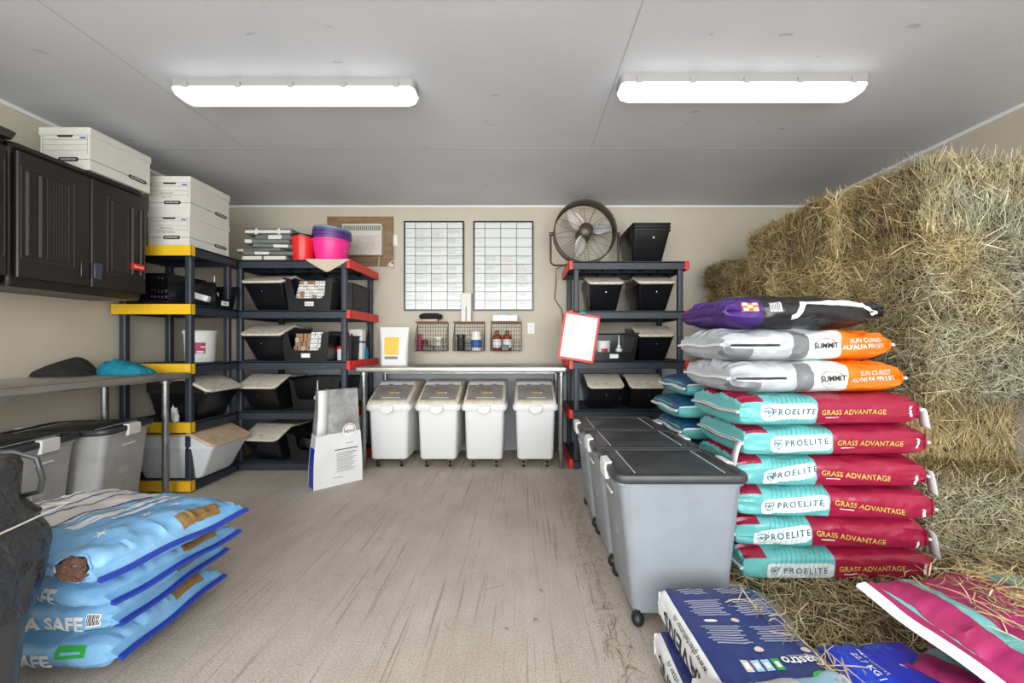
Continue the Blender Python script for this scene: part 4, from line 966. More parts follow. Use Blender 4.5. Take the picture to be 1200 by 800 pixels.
# ================================================================ CLOTHS ON LEFT BENCH
def heap(nm, label, x, y, z, L, W, h, mm, seed, cat='cloth', lumps=3, rz=0):
    m = MB(); n = 34; vs = []
    for i in range(n+1):
        for j in range(n+1):
            u, v = i/n*2-1, j/n*2-1
            r = max(abs(u), abs(v)); th = math.atan2(v, u); rr = r
            ex = rr*math.cos(th)*(1+.13*noise.noise(Vector((3*math.cos(th), 3*math.sin(th), seed)))); ey = rr*math.sin(th)*(1+.2*noise.noise(Vector((2*math.cos(th), 2*math.sin(th), seed+5))))
            px, py = ex*L/2, ey*W/2
            hh = h*max(0, 1-rr**3.2)**.6*(.70+.45*noise.noise(Vector((px*7, py*7, seed)))+.25*math.sin(px*42+6*noise.noise(Vector((px*9, py*9, seed+2))))*.5)
            vs.append((px, py, max(.0008, hh) if rr < .995 else .0008))
    m.add(vs, [(i*(n+1)+j, (i+1)*(n+1)+j, (i+1)*(n+1)+j+1, i*(n+1)+j+1) for i in range(n) for j in range(n)])
    base = len(m.v)
    edge = [i*(n+1) for i in range(n+1)]+[n*(n+1)+j for j in range(1, n+1)]+[i*(n+1)+n for i in range(n-1, -1, -1)]+[j for j in range(n-1, 0, -1)]
    m.f.append(tuple(reversed(edge))); m.m.append(0)
    return tag(m.build(nm, mm, loc=(x, y, z), rot=(0, 0, rz), fix=False), label, cat)
heap('black_cloth', 'crumpled black cloth lying on the left steel bench', X(75, 2.45), 2.45, .901, .36, .24, .125, 'black_cloth', 3.3)
heap('teal_cloth', 'crumpled teal cloth on the left steel bench near the yellow-capped shelf', X(146, 2.58), 2.58, .901, .37, .20, .105, 'teal_cloth', 8.1)

# ================================================================ BAGS STANDING
t = thing('supplement_pouch', 'white pouch with yellow label standing on the left end of the steel bench', 'bag', (X(461, 3.52), 3.56, .901), .05)
W, h = .27, .36
m = MB().loft([rrect(W*.92, .09, .03, 0), rrect(W*.93, .10, .04, .06), rrect(W*.96, .07, .03, h*.55), rrect(W, .02, .008, h*.93), rrect(W, .006, .002, h)]); m.build('pouch_body', 'paper_white', t)
m = MB().add([(-.085, -.046, .10), (.045, -.046, .10), (.045, -.026, .265), (-.085, -.026, .265)], [(0, 1, 2, 3)], 0)
m.add([(-.08, -.048, .06), (.04, -.051, .06), (.04, -.047, .085), (-.08, -.047, .085)], [(0, 1, 2, 3)], 1)
for i in range(4): m.add([(-.07, -.047+.006*i, .125+.03*i), (.02+.01*(i % 2), -.047+.006*i, .125+.03*i), (.02, -.0465+.006*i, .132+.03*i), (-.07, -.0465+.006*i, .132+.03*i)], [(0, 1, 2, 3)], 2)
m.build('label_print', ['yellow_print', 'print_grey', 'bag_gold'], t, loc=(0, -.006, 0))

t = thing('open_feed_bag', 'open white and blue paper bag with clear top standing on the floor', 'bag', (-1.49, 3.00, 0), .74)
W, D, h = .36, .16, .74
def sec(z, w, d, cx=0, cy=0, n=9):
    pts = []
    for (x0, y0, x1, y1) in ((-w/2, -d/2, w/2, -d/2), (w/2, -d/2, w/2, d/2), (w/2, d/2, -w/2, d/2), (-w/2, d/2, -w/2, -d/2)):
        for i in range(n):
            f = i/n; x = x0+(x1-x0)*f; y = y0+(y1-y0)*f
            q = noise.noise(Vector((x*9, y*9, z*7)))*.012*min(1, z*6)
            pts.append((cx+x+q*.5, cy+y+q, z))
    return pts
def secs(z0, z1, k): return [(z0+(z1-z0)*i/k) for i in range(k+1)]
def prof(z):
    f = z/h; return (W*(1.0-.15*f+.03*math.sin(6*f)), D*(1-.62*f**1.5), .02*f, .03*f)
rings = [sec(z, *prof(z)) for z in secs(0, .40, 12)]
mb = MB().loft(rings)
for fi in range(len(mb.f)):
    vsx = [mb.v[i] for i in mb.f[fi]]; c = Vector((0, 0, 0))
    for v in vsx: c += Vector(v)
    c /= len(vsx); w_, d_, ox, oy = prof(c.z)
    if c.x-ox < -w_/2*.93 and c.z < .30 and c.y < .06: mb.m[fi] = 1
mb.build('bag_body', ['paper_white', 'royal_blue'], t)
MB().loft([sec(z, *[a*(.985 if i < 2 else 1) for i, a in enumerate(prof(z))]) for z in secs(.40, h, 12)]).build('clear_top', 'clear_bag', t)
w4, d4, ox4, oy4 = prof(.40)
m = MB(); vv = []
for i in range(9):
    z0 = .40+(h-.40)*i/8; wa, da, oa, ob = prof(z0); vv += [(oa-wa/2+.002, ob-da/2-.013, z0), (oa-wa/2+.066, ob-da/2-.014, z0)]
m.add(vv, [(2*i, 2*i+1, 2*i+3, 2*i+2) for i in range(8)])
o = m.build('side_panel', 'paper_white', t); s = o.modifiers.new('thick', 'SOLIDIFY'); s.thickness = .003
m = MB()
def fr(a, b): 
    w_, d_, ox, oy = prof(b); return (a+ox, oy-d_/2-.012, b)
m.add([fr(.075+.052*math.cos(q), .415+.052*math.sin(q)) for q in [i*PI/10 for i in range(20)]], [tuple(range(20))], 3)
flat_text(m, 'NEWS', .03, lambda a, b: (lambda p: (p[0], p[1]-.002, p[2]))(fr(.075+a, .405+b)), 1, .015)
m.add([fr(.075+.045*math.cos(q), .415+.045*math.sin(q)) for q in [i*PI/9 for i in range(10)]]+[fr(.075+.039*math.cos(q), .415+.039*math.sin(q)) for q in [PI-i*PI/9 for i in range(10)]], [tuple(range(20))], 2)
m.v = m.v[:-20]+[(v[0], v[1]-.002, v[2]) for v in m.v[-20:]]
flat_text(m, '~~~~', .026, lambda a, b: fr(.075+a, .315+b), 1, .012)
m.add([fr(-.035, .270), fr(.14, .270), fr(.14, .276), fr(-.035, .276)], [(0, 1, 2, 3)], 1)
for i in range(11):
    z = .245-i*.014; m.add([fr(-.02, z), fr(.13-.02*(i % 3), z), fr(.13-.02*(i % 3), z+.003), fr(-.02, z+.003)], [(0, 1, 2, 3)], 1 if i % 4 == 0 else 4)
flat_text(m, '~~ ~~~~', .02, lambda a, b: fr(-.01+a, .065+b), 1, .012)
m.build('bag_print', ['paper_white', 'ink_black', 'ink_red', 'print_white', 'print_grey'], t)

# ================================================================ GARBAGE CAN, lower left foreground
t = thing('garbage_can', 'grey garbage can wrapped in a black plastic liner at the left edge', 'bin', (-1.575, .865, 0), .06)
MB().loft([rrect(.38, .38, .08, 0, n=8), rrect(.42, .42, .08, .35, n=8), rrect(.43, .43, .08, .60, n=8)]).build('can_body', 'can_grey', t)
rings = []
for k in range(34):
    z = .375+(.80-.375)*k/33; f = k/33
    w_ = .47-.02*math.cos(f*9) if f < .6 else .47-.055*min(1, (f-.6)/.12)
    if f > .93: w_ -= .02*((f-.93)/.07)**2
    base = rrect(w_, w_, .09, z, n=12); a_ = .05*(1.15-f)+.015
    rings.append([(x*(1+a_*noise.noise(Vector((x*8, y*8, z*10)))+a_*.5*noise.noise(Vector((x*22, y*22, z*24)))), y*(1+a_*noise.noise(Vector((x*8+7, y*8, z*10)))+a_*.5*noise.noise(Vector((x*22, y*22+9, z*24)))), z+(.02*noise.noise(Vector((x*9, y*9, 3))) if k == 0 else 0)) for x, y, z in base])
rings += [rrect(.36, .36, .08, .805, n=12)]
MB().loft(rings).build('liner', 'liner', t)
m = MB().tube([(.06, .10, .80), (.15, .185, .803), (.195, .20, .78), (.205, .205, .72), (.19, .212, .68), (.10, .215, .66)], .007, 8); m.build('handle', 'can_grey', t)
MB().tube([(-.24, .236, .585), (-.10, .242, .60), (.05, .243, .62), (.236, .243, .635), (.246, .1, .625), (.247, -.2, .60)], .0025, 6).build('liner_tie', 'cord_white', t)
# ================================================================ FEED BAGS
class Bag:
    def __init__(s, L, W, H, seed=0, e=2.8, p=5.0, q=2.2, wr=.004, pinch=.14, tail=.022, endw=.97, sag=0.0, crease=1.0, bend=None):
        s.L, s.W, s.H, s.seed, s.wr, s.p, s.q, s.pinch, s.tail, s.endw, s.sag, s.crease, s.bend = L, W, H, seed, wr, p, q, pinch, tail, endw, sag, crease, bend
        N = 400; pts = []
        for i in range(N+1):
            th = -PI+2*PI*i/N; c, n_ = math.cos(th), math.sin(th)
            pts.append((math.copysign(abs(c)**(2/e), c)*-1, math.copysign(abs(n_)**(2/e), n_)))   # x=-1 at th=0 (front)
        s.tab = [(0.0, pts[0])]
        for a, b in zip(pts, pts[1:]):
            s.tab.append((s.tab[-1][0]+math.hypot((b[0]-a[0])*W/2, (b[1]-a[1])*H/2), b))
        s.P = s.tab[-1][0]; s.Q = s.P/4
    sh = (0.0, 0.0, 0.0, 0.0, 0.0)
    def fv(s, face, u, v): return v+(0 if face != 'F' else (s.sh[0]*(u-s.sh[3]) if u < s.sh[2] else s.sh[1]*(u-s.sh[4])))
    def unit(s, a):
        # a = arc from front centre, up positive
        d = (a+s.P/2) % s.P; lo, hi = 0, len(s.tab)-1
        while hi-lo > 1:
            m = (lo+hi)//2
            if s.tab[m][0] <= d: lo = m
            else: hi = m
        t0, p0 = s.tab[lo]; t1, p1 = s.tab[hi]; f = (d-t0)/(t1-t0+1e-12)
        return p0[0]+(p1[0]-p0[0])*f, p0[1]+(p1[1]-p0[1])*f
    def pt(s, u, a, lift=0.0):
        y, z = s.unit(a); f = min(1, abs(u)/(s.L/2))
        th = s.pinch+(1-s.pinch)*max(0.0, 1-f**s.p)**(1/s.q)
        wd = s.endw+(1-s.endw)*max(0.0, 1-f**4)
        yy = y*s.W/2*wd; zz = z*s.H/2*th
        v = Vector((u*7+s.seed*3.7, y*s.W*5.5, z*s.H*7+s.seed))
        edge = max(0.0, (f-.45)/.55)
        d = noise.noise(v)*s.wr*1.6+abs(noise.noise(v*2.1))*-s.wr*1.1
        d += noise.noise(Vector((u*3+s.seed, y*s.W*34, z*s.H*34+s.seed*2)))*s.wr*2.2*edge*edge*s.crease*(1 if f < .985 else .4)
        n = Vector((0, y*abs(y)*s.H, z*abs(z)*s.W)); n.normalize()
        flat = 1.0 if z > -.6 else .25                    # underside stays flat where it lies on the next one
        p = Vector((u, yy, zz))+n*(d*flat+lift)
        if f > .8: p.x += math.copysign(lift*.8*(f-.8)/.2, u)
        p.z += s.H/2
        if s.sag: p.z -= s.sag*(f**2)*s.H
        if s.bend: p.z += s.bend(u, yy)
        return p
    def mesh(s, name, label, cat, group, loc, rot, mats, ub, paint, decals=(), ab=(), capm=0, tape=None, tapew=.03, ends=(-1, 1), extra=None, kind_parts=True):
        us = []
        du = .011
        brk = sorted(set([-s.L/2, s.L/2]+list(ub)))
        for a, b in zip(brk, brk[1:]):
            n = max(1, int(round((b-a)/du))); us += [a+(b-a)*i/n for i in range(n)]
        us.append(brk[-1])
        # refine ends
        e1 = [(-s.L/2)+s.L*.0012, -s.L/2+s.L*.004]; us = sorted(set(us+e1+[-x for x in e1]))
        ab = sorted(set([x % s.P for x in ab]+[0.0, s.Q, 2*s.Q, 3*s.Q])); as_ = []
        for a, b in zip(ab, ab[1:]+[s.P]):
            n = max(1, int(round((b-a)/.011))); as_ += [a+(b-a)*i/n for i in range(n)]
        na = len(as_); mb = MB(); vs = [s.pt(u, a) for u in us for a in as_]
        fs, ms = [], []
        for i in range(len(us)-1):
            for j in range(na):
                k = (j+1) % na; fs.append((i*na+j, i*na+k, (i+1)*na+k, (i+1)*na+j))
                a = (as_[j]+(as_[k] if k else s.P))/2
                if a > s.P*.625: a -= s.P
                ms.append(paint((us[i]+us[i+1])/2, a))
        mb.v = [tuple(v) for v in vs]; mb.f = fs; mb.m = ms
        mb.f.append(tuple(range(na-1, -1, -1))); mb.m.append(paint(-s.L/2+.001, 0)); mb.f.append(tuple((len(us)-1)*na+k for k in range(na))); mb.m.append(paint(s.L/2-.001, 0))
        for d in decals:
            if d[0] == 'rect':
                _, face, u0, u1, v0, v1, mi, rnd = d[:8]; off = {'F': 0, 'T': s.Q}[face]
                nu, nv = max(1, int((u1-u0)/.010)), max(1, int((v1-v0)/.008)); vv = []
                for i in range(nu+1):
                    for j in range(nv+1):
                        gv = j/nv; u = u0+(u1-u0)*i/nu
                        ins = 0.0
                        if rnd: 
                            dd = min(gv, 1-gv)*(v1-v0); ins = rnd-math.sqrt(max(0, rnd*rnd-max(0, rnd-dd)**2))
                            lo, hi = u0+(ins if rnd > 0 else 0), u1-ins
                            u = lo+(hi-lo)*i/nu
                        vv.append(s.pt(u, off+s.fv(face, u, v0+(v1-v0)*gv), d[8] if len(d) > 8 else .0013))
                mb.add(vv, [(i*(nv+1)+j, (i+1)*(nv+1)+j, (i+1)*(nv+1)+j+1, i*(nv+1)+j+1) for i in range(nu) for j in range(nv)], mi)
            elif d[0] == 'text':
                _, face, u, v, size, st, mi, trot, bold = d[:9]; sp = d[9] if len(d) > 9 else 1.0; off = {'F': 0, 'T': s.Q}[face]
                flat_text(mb, st, size, lambda x, y: s.pt(u+x, off+s.fv(face, u+x, v+y), .0030), mi, bold, 'CENTER', math.radians(trot), sp)
            elif d[0] == 'poly':
                _, face, pts, mi = d[:4]; off = {'F': 0, 'T': s.Q}[face]
                mb.add([s.pt(x, off+s.fv(face, x, y), d[4] if len(d) > 4 else .0024) for x, y in pts], [tuple(range(len(pts)))], mi)
            elif d[0] == 'line':
                _, face, pts, wd, mi = d[:5]; off = {'F': 0, 'T': s.Q}[face]; vv = []
                pp = []
                for (xa, ya), (xb, yb) in zip(pts, pts[1:]):
                    n = max(1, int(math.hypot(xb-xa, yb-ya)/.012))
                    pp += [(xa+(xb-xa)*i/n, ya+(yb-ya)*i/n) for i in range(n)]
                pp.append(pts[-1])
                for i, (x, y) in enumerate(pp):
                    q = pp[min(i+1, len(pp)-1)]; r = pp[max(i-1, 0)]; dx, dy = q[0]-r[0], q[1]-r[1]; l = math.hypot(dx, dy)+1e-9; nx, ny = -dy/l*wd/2, dx/l*wd/2
                    vv += [s.pt(x+nx, off+s.fv(face, x+nx, y+ny), d[5] if len(d) > 5 else .0016), s.pt(x-nx, off+s.fv(face, x-nx, y-ny), d[5] if len(d) > 5 else .0016)]
                mb.add(vv, [(2*i, 2*i+1, 2*i+3, 2*i+2) for i in range(len(pp)-1)], mi)
        t = thing(name, label, cat, loc, 0, group, rot=rot)
        mb.build('bag_body', mats, t, fix=False)
        # flat sewn ends
        for sg in ends:
            n = 30; vv = []; ye = s.W/2*s.endw*1.0; zc = s.H/2
            top, bot = [], []
            rows = [(0, s.H*s.pinch*.42), (s.tail*.5, .004), (s.tail, .0022)]
            R = []
            for (dx, hz) in rows:
                ring = []
                for i in range(n+1):
                    y = -ye+2*ye*i/n; zz = s.pt(sg*s.L/2, s.Q+0)[2]*0+zc-s.sag*s.H+(s.bend(sg*s.L/2, y) if s.bend else 0)+.004*math.sin(y*23+s.seed)*(dx/s.tail if s.tail else 0)-dx*.15
                    ring.append((sg*(s.L/2-.003+dx), y*(1+.0*dx), zz+hz))
                for i in range(n, -1, -1):
                    y = -ye+2*ye*i/n; zz = zc-s.sag*s.H+(s.bend(sg*s.L/2, y) if s.bend else 0)+.004*math.sin(y*23+s.seed)*(dx/s.tail if s.tail else 0)-dx*.15
                    ring.append((sg*(s.L/2-.003+dx), y, zz-hz))
                R.append(ring)
            pm = paint(sg*(s.L/2-.002), s.H*.2)
            MB().loft(R).build('sewn_end', mats[pm], t)
            if tape:
                R2 = []
                for (dx, hz) in ((s.tail*(.68 if tape == 'bag_blue_tape' else .35), .0062), (s.tail+.004, .005)):
                    ring = []
                    for i in range(n+1):
                        y = (-ye-.004)+2*(ye+.004)*i/n; zz = zc-s.sag*s.H+(s.bend(sg*s.L/2, y) if s.bend else 0)+.004*math.sin(y*23+s.seed)-dx*.15
                        ring.append((sg*(s.L/2+dx), y, zz+hz))
                    for i in range(n, -1, -1):
                        y = (-ye-.004)+2*(ye+.004)*i/n; zz = zc-s.sag*s.H+(s.bend(sg*s.L/2, y) if s.bend else 0)+.004*math.sin(y*23+s.seed)-dx*.15
                        ring.append((sg*(s.L/2+dx), y, zz-hz))
                    R2.append(ring)
                MB().loft(R2).build('seam_tape', tape, t)
        return t

def strap(t, sg, bag, y, length, wd=.035, drop=.0, mm='tape_white', zoff=0):
    """loose end of the seam tape at one end of a bag"""
    n = 8; vs = []
    for i in range(n+1):
        f = i/n; x = sg*(bag.L/2+bag.tail+.02*math.sin(f*PI*.5)+.06*f*(1 if drop < .05 else .35)); z = bag.H/2+zoff-drop*f**1.3+.01*math.sin(f*7)
        vs += [(x, y-wd/2+.01*f, z), (x, y+wd/2+.01*f, z+.004)]
    o = MB().add(vs, [(2*i, 2*i+1, 2*i+3, 2*i+2) for i in range(n)]).build('tape_end', mm, t)
    s = o.modifiers.new('thick', 'SOLIDIFY'); s.thickness = .0015
    return o

# ---- ProElite stack
PM = ['bag_teal', 'bag_maroon', 'bag_label', 'bag_ink', 'bag_gold', 'bag_teal_line', 'tape_white']
def shield(cx, cy, r):
    out = [(-.8, .9), (-.3, .82), (0, .98), (.3, .82), (.8, .9), (.82, .1), (.55, -.5), (0, -1), (-.55, -.5), (-.82, .1)]
    inn = [(x*.84, y*.84) for x, y in out]
    ds = []
    for i in range(len(out)):
        j = (i+1) % len(out); ds.append(('poly', 'F', [(cx+out[i][0]*r, cy+out[i][1]*r), (cx+out[j][0]*r, cy+out[j][1]*r), (cx+inn[j][0]*r, cy+inn[j][1]*r), (cx+inn[i][0]*r, cy+inn[i][1]*r)], 3))
    # curling horse mane
    for k in range(3):
        pts = [(cx+r*(-.45+.13*k+.35*math.cos(a)), cy+r*(-.25+.1*k+.45*math.sin(a))) for a in [PI*.9-i*PI*.2 for i in range(6)]]
        ds.append(('line', 'F', pts, r*.13, 5 if k else 3))
    ds.append(('poly', 'F', [(cx-.1*r, cy+.1*r), (cx+.5*r, cy+.45*r), (cx+.45*r, cy+.1*r), (cx+.1*r, cy-.3*r)], 5))
    return ds
def proelite(label, cx, cy, z, rz, seed, L=.82, W=.41, H=.148, split=None, lab=None, vtilt=0.0, tilt=(0, 0), tapes=(), red_top_from=None, sh=(0, 0), group='stacked teal and maroon feed bags'):
    b = Bag(L, W, H, seed, e=3.9, p=18, q=2.0, wr=.0070, tail=.012, pinch=.58)
    u_split = split if split is not None else .02
    b.sh = (sh[0], sh[1], u_split, ((lab[0]+lab[1])/2 if lab else -.15), min(u_split+.165, L/2-.15))
    l0, l1 = lab if lab else (-.29, .0)
    ul = -L/2+.11
    def paint(u, a):
        if u > u_split: return 1
        if a > H*.62 and red_top_from is not None and u > red_top_from: return 1
        if u < ul and (a > H*.30 or a > s_top) and a < b.Q*2: return 1 if u > -L/2+.012 else 0
        return 0
    s_top = 9
    ds = [('rect', 'F', l0, l1, -.036+vtilt, .036+vtilt, 2, .018)]
    for i in range(26):                                      # fine contour lines on the teal
        u0 = -L/2+.125+i*.022
        if u0 < u_split-.035: ds.append(('line', 'F', [(u0, -.05+.004*math.sin(i)), (u0+.012, 0.0), (u0+.03, .05), (u0+.045, .10)], .0017, 5))
    ds += shield(l0+.035, vtilt, .023)
    ds.append(('text', 'F', (l0+.06+l1-.015)/2, vtilt+.001, .037, 'PROELITE', 3, 0, .012, 1.32))
    gu = min(u_split+.165, L/2-.15)
    ds.append(('text', 'F', gu+.004, -.004, .032, 'GRASS ADVANTAGE', 4, 0, .014, 1.05))
    ds.append(('rect', 'F', gu-.125, gu-.06, -.030, -.026, 6, 0))
    ds.append(('rect', 'F', L/2-.045, L/2-.033, -.028, .022, 6, 0))
    t = b.mesh('feed_bag', label, 'bag', group, (cx, cy, z), (tilt[0], tilt[1], rz), PM, [u_split, ul, l1, l0]+([red_top_from] if red_top_from is not None else []), paint, ds, ab=[H*.30, H*.62], tape='tape_white')
    # dark stitches on the white tape, both faces
    m = MB()
    for sg in (-1, 1):
        ye = W/2*.96
        for sgn in (-1, 1):
            vs = []; n = 30
            for i in range(n+1):
                y = -ye+2*ye*i/n; zz = H/2+.004*math.sin(y*23+seed)-.02*.15+sgn*.0068
                vs += [(sg*(L/2+.018), y, zz), (sg*(L/2+.0235), y, zz)]
            m.add(vs, [(2*i, 2*i+1, 2*i+3, 2*i+2) for i in range(n)])
    m.build('stitching', 'print_black', t)
    for (sg, y, ln, wd, drop, zo) in tapes: strap(t, sg, b, y, ln, wd, drop, zoff=zo)
    return t
rows_ = [
    ('teal and maroon feed bag at the bottom of the front stack, lying in the hay', 1.435, 1.905, 0.015, 0.0, 1, dict(lab=(-.325, -.02), split=-.015, vtilt=-.012, L=.86)),
    ('teal and maroon feed bag, second from the bottom of the front stack', 1.415, 1.91, .158, -.05, 2, dict(lab=(-.34, -.09), split=-.085, L=.84, sh=(.16, -.12), tapes=[(1, -.19, .1, .05, .13, .03)], vtilt=-.004)),
    ('teal and maroon feed bag third from the bottom of the front stack, label tipped up', 1.425, 1.90, .300, -.055, 3, dict(lab=(-.32, -.025), split=-.02, L=.85, sh=(.10, -.13), tapes=[(-1, -.19, .1, .05, .15, -.01)])),
    ('teal and maroon feed bag, fourth from the bottom of the front stack', 1.405, 1.90, .443, -.035, 4, dict(lab=(-.30, -.07), split=-.065, L=.83, sh=(.20, -.08), tapes=[(1, -.19, .1, .045, .12, .02)])),
    ('teal and maroon feed bag, fifth from the bottom, white tape at its left corner', 1.415, 1.90, .586, .02, 5, dict(lab=(-.30, -.02), split=-.015, L=.84, sh=(.05, -.02), tapes=[(-1, -.19, .1, .045, .17, 0)])),
    ('teal and maroon feed bag directly under the two silver and orange bags', 1.375, 1.885, .729, .05, 6, dict(lab=(-.325, -.07), split=-.065, L=.84, tapes=[(1, -.19, .1, .045, .10, .01)])),
]
for r in rows_: proelite(*r[:6], **r[6])

# ---- silver and orange alfalfa bags
SM = ['bag_silver', 'bag_silver_dark', 'bag_label', 'bag_orange', 'tape_white', 'print_black', 'ink_red', 'print_grey']
def summit(label, cx, cy, z, rz, seed, L=.86, W=.42, H=.155, shift=0.0, tilt=(0, 0)):
    b = Bag(L, W, H, seed, e=3.3, p=12, q=1.9, wr=.010, tail=.014, crease=1.1, pinch=.42)
    a0, a1, a2 = -.10+shift, -.02+shift, .145+shift
    def paint(u, a):
        if u > a2: return 3
        if u > a1: return 2
        if u > a0 and abs(a) < H*.55: return 1
        if u < -L/2+.14 and -H*.6 < a < -.006: return 1
        return 0
    lu = (a1+a2)/2+.005
    ds = [('rect', 'F', -L/2+.03, -L/2+.26, -.006, .004, 5, 0), ('rect', 'F', -L/2+.03, -L/2+.30, -.016, -.008, 4, 0)]
    arc = [(lu+.058*math.cos(t), -.004+.036*math.sin(t)) for t in [PI*1.06-i*PI/16*1.1 for i in range(17)]]
    ds += [('line', 'F', arc, .004, 6), ('text', 'F', lu+.003, -.004, .036, 'SUMMIT', 5, 2, .018), ('text', 'F', lu+.012, -.026, .010, 'SPECIALTY FEEDS', 7, 2, 0.0)]
    arc2 = [(lu+.058*math.cos(t), -.006+.040*math.sin(t)) for t in [PI+i*PI/16*.75 for i in range(17)]]
    ds.append(('line', 'F', arc2, .0018, 7))
    ou = (a2+L/2)/2-.005
    ds += [('text', 'F', ou, .022, .028, 'SUN CURED', 4, 3, .003), ('text', 'F', ou-.006, -.008, .0285, 'ALFALFA PELLET', 4, 3, .02)]
    t = b.mesh('feed_bag', label, 'bag', 'silver and orange alfalfa bags', (cx, cy, z), (tilt[0], tilt[1], rz), SM, [a0, a1, a2, -L/2+.14], paint, ds, ab=[H*.55, -H*.55, -.006], tape='tape_white')
    return t
summit('silver and orange alfalfa bag, lower of two, on top of the teal and maroon bags', 1.345, 1.925, .872, .045, 11, L=.82, H=.158)
summit('silver and orange alfalfa bag, upper of two, under the black and purple bag', 1.315, 1.945, 1.024, .06, 12, L=.81, H=.155, shift=.02)
# ---- black/purple bag on top
b = Bag(.76, .46, .175, 21, e=2.7, p=4.0, q=1.7, wr=.010, tail=.02, crease=1.2, pinch=.32)
def pp(u, a):
    if u < -.20: return 1
    return 0
ds = [('rect', 'F', -.30, -.22, .0, .055, 2, 0), ('rect', 'F', -.17, -.12, .0, .045, 3, 0)]
for i in range(9):
    gx, gy = i % 3, i//3
    if (gx+gy) % 2 == 0: ds.append(('rect', 'F', -.295+gx*.024, -.272+gx*.024, .003+gy*.017, .019+gy*.017, 4, 0, .0025))
for i in range(7): ds.append(('rect', 'F', -.167+i*.006, -.164+i*.006, .006, .040, 5, 0, .0025))
for i, (u, v, L_) in enumerate([(-.08, .07, .14), (.02, .09, .18), (.12, .07, .10)]): ds.append(('line', 'T', [(u, -.12), (u+.03, -.05), (u-.01, .03), (u+.04, .10)], .02+.01*(i % 2), 6))
ds += [('line', 'F', [(-.07, -.03), (-.05, -.02), (-.02, .035), (.0, .045), (.28, .035), (.31, .02), (.335, -.02)], .026, 3, .004)]
tb = b.mesh('feed_bag', 'black and purple feed bag lying on top of the front stack', 'bag', None, (1.325, 1.99, 1.172), (0, 0, .03), ['bag_black', 'bag_purple', 'bag_orange', 'tape_white', 'print_white', 'print_black', 'bag_cream'], [-.20], pp, ds, tape=None)

# ---- stack behind (teal / navy)
for i in range(7):
    b = Bag(.74, .40, .128, 40+i, e=3.0, p=14, q=1.8, wr=.005, tail=.015, pinch=.42)
    H_ = .128
    def pn(u, a, H_=H_): return 1 if a > H_*.18 else 0
    lab_ = ['teal and navy feed bag in the rear stack, bottom and hidden low behind the totes', 'teal and navy feed bag in the rear stack, second from the floor', 'teal and navy feed bag in the rear stack, third from the floor', 'teal and navy feed bag in the rear stack, fourth from the floor', 'teal and navy feed bag end behind the totes, lowest of the three in view', 'teal and navy feed bag end behind the totes, middle of the three in view', 'teal and navy feed bag end behind the totes, topmost of the three in view'][i]
    b.mesh('feed_bag', lab_, 'bag', 'teal and navy feed bags in the rear stack', (1.29+[0, .01, -.01, .02, .01, -.02, .03][i], 2.37, .012+.129*i), (0, 0, [.0, .02, -.01, .02, -.01, .01, .0][i]), ['bag_teal', 'bag_navy', 'tape_white'], [], pn, [('rect', 'F', -.36, .36, .018, .026, 2, 0)], ab=[H_*.18], tape='tape_white')

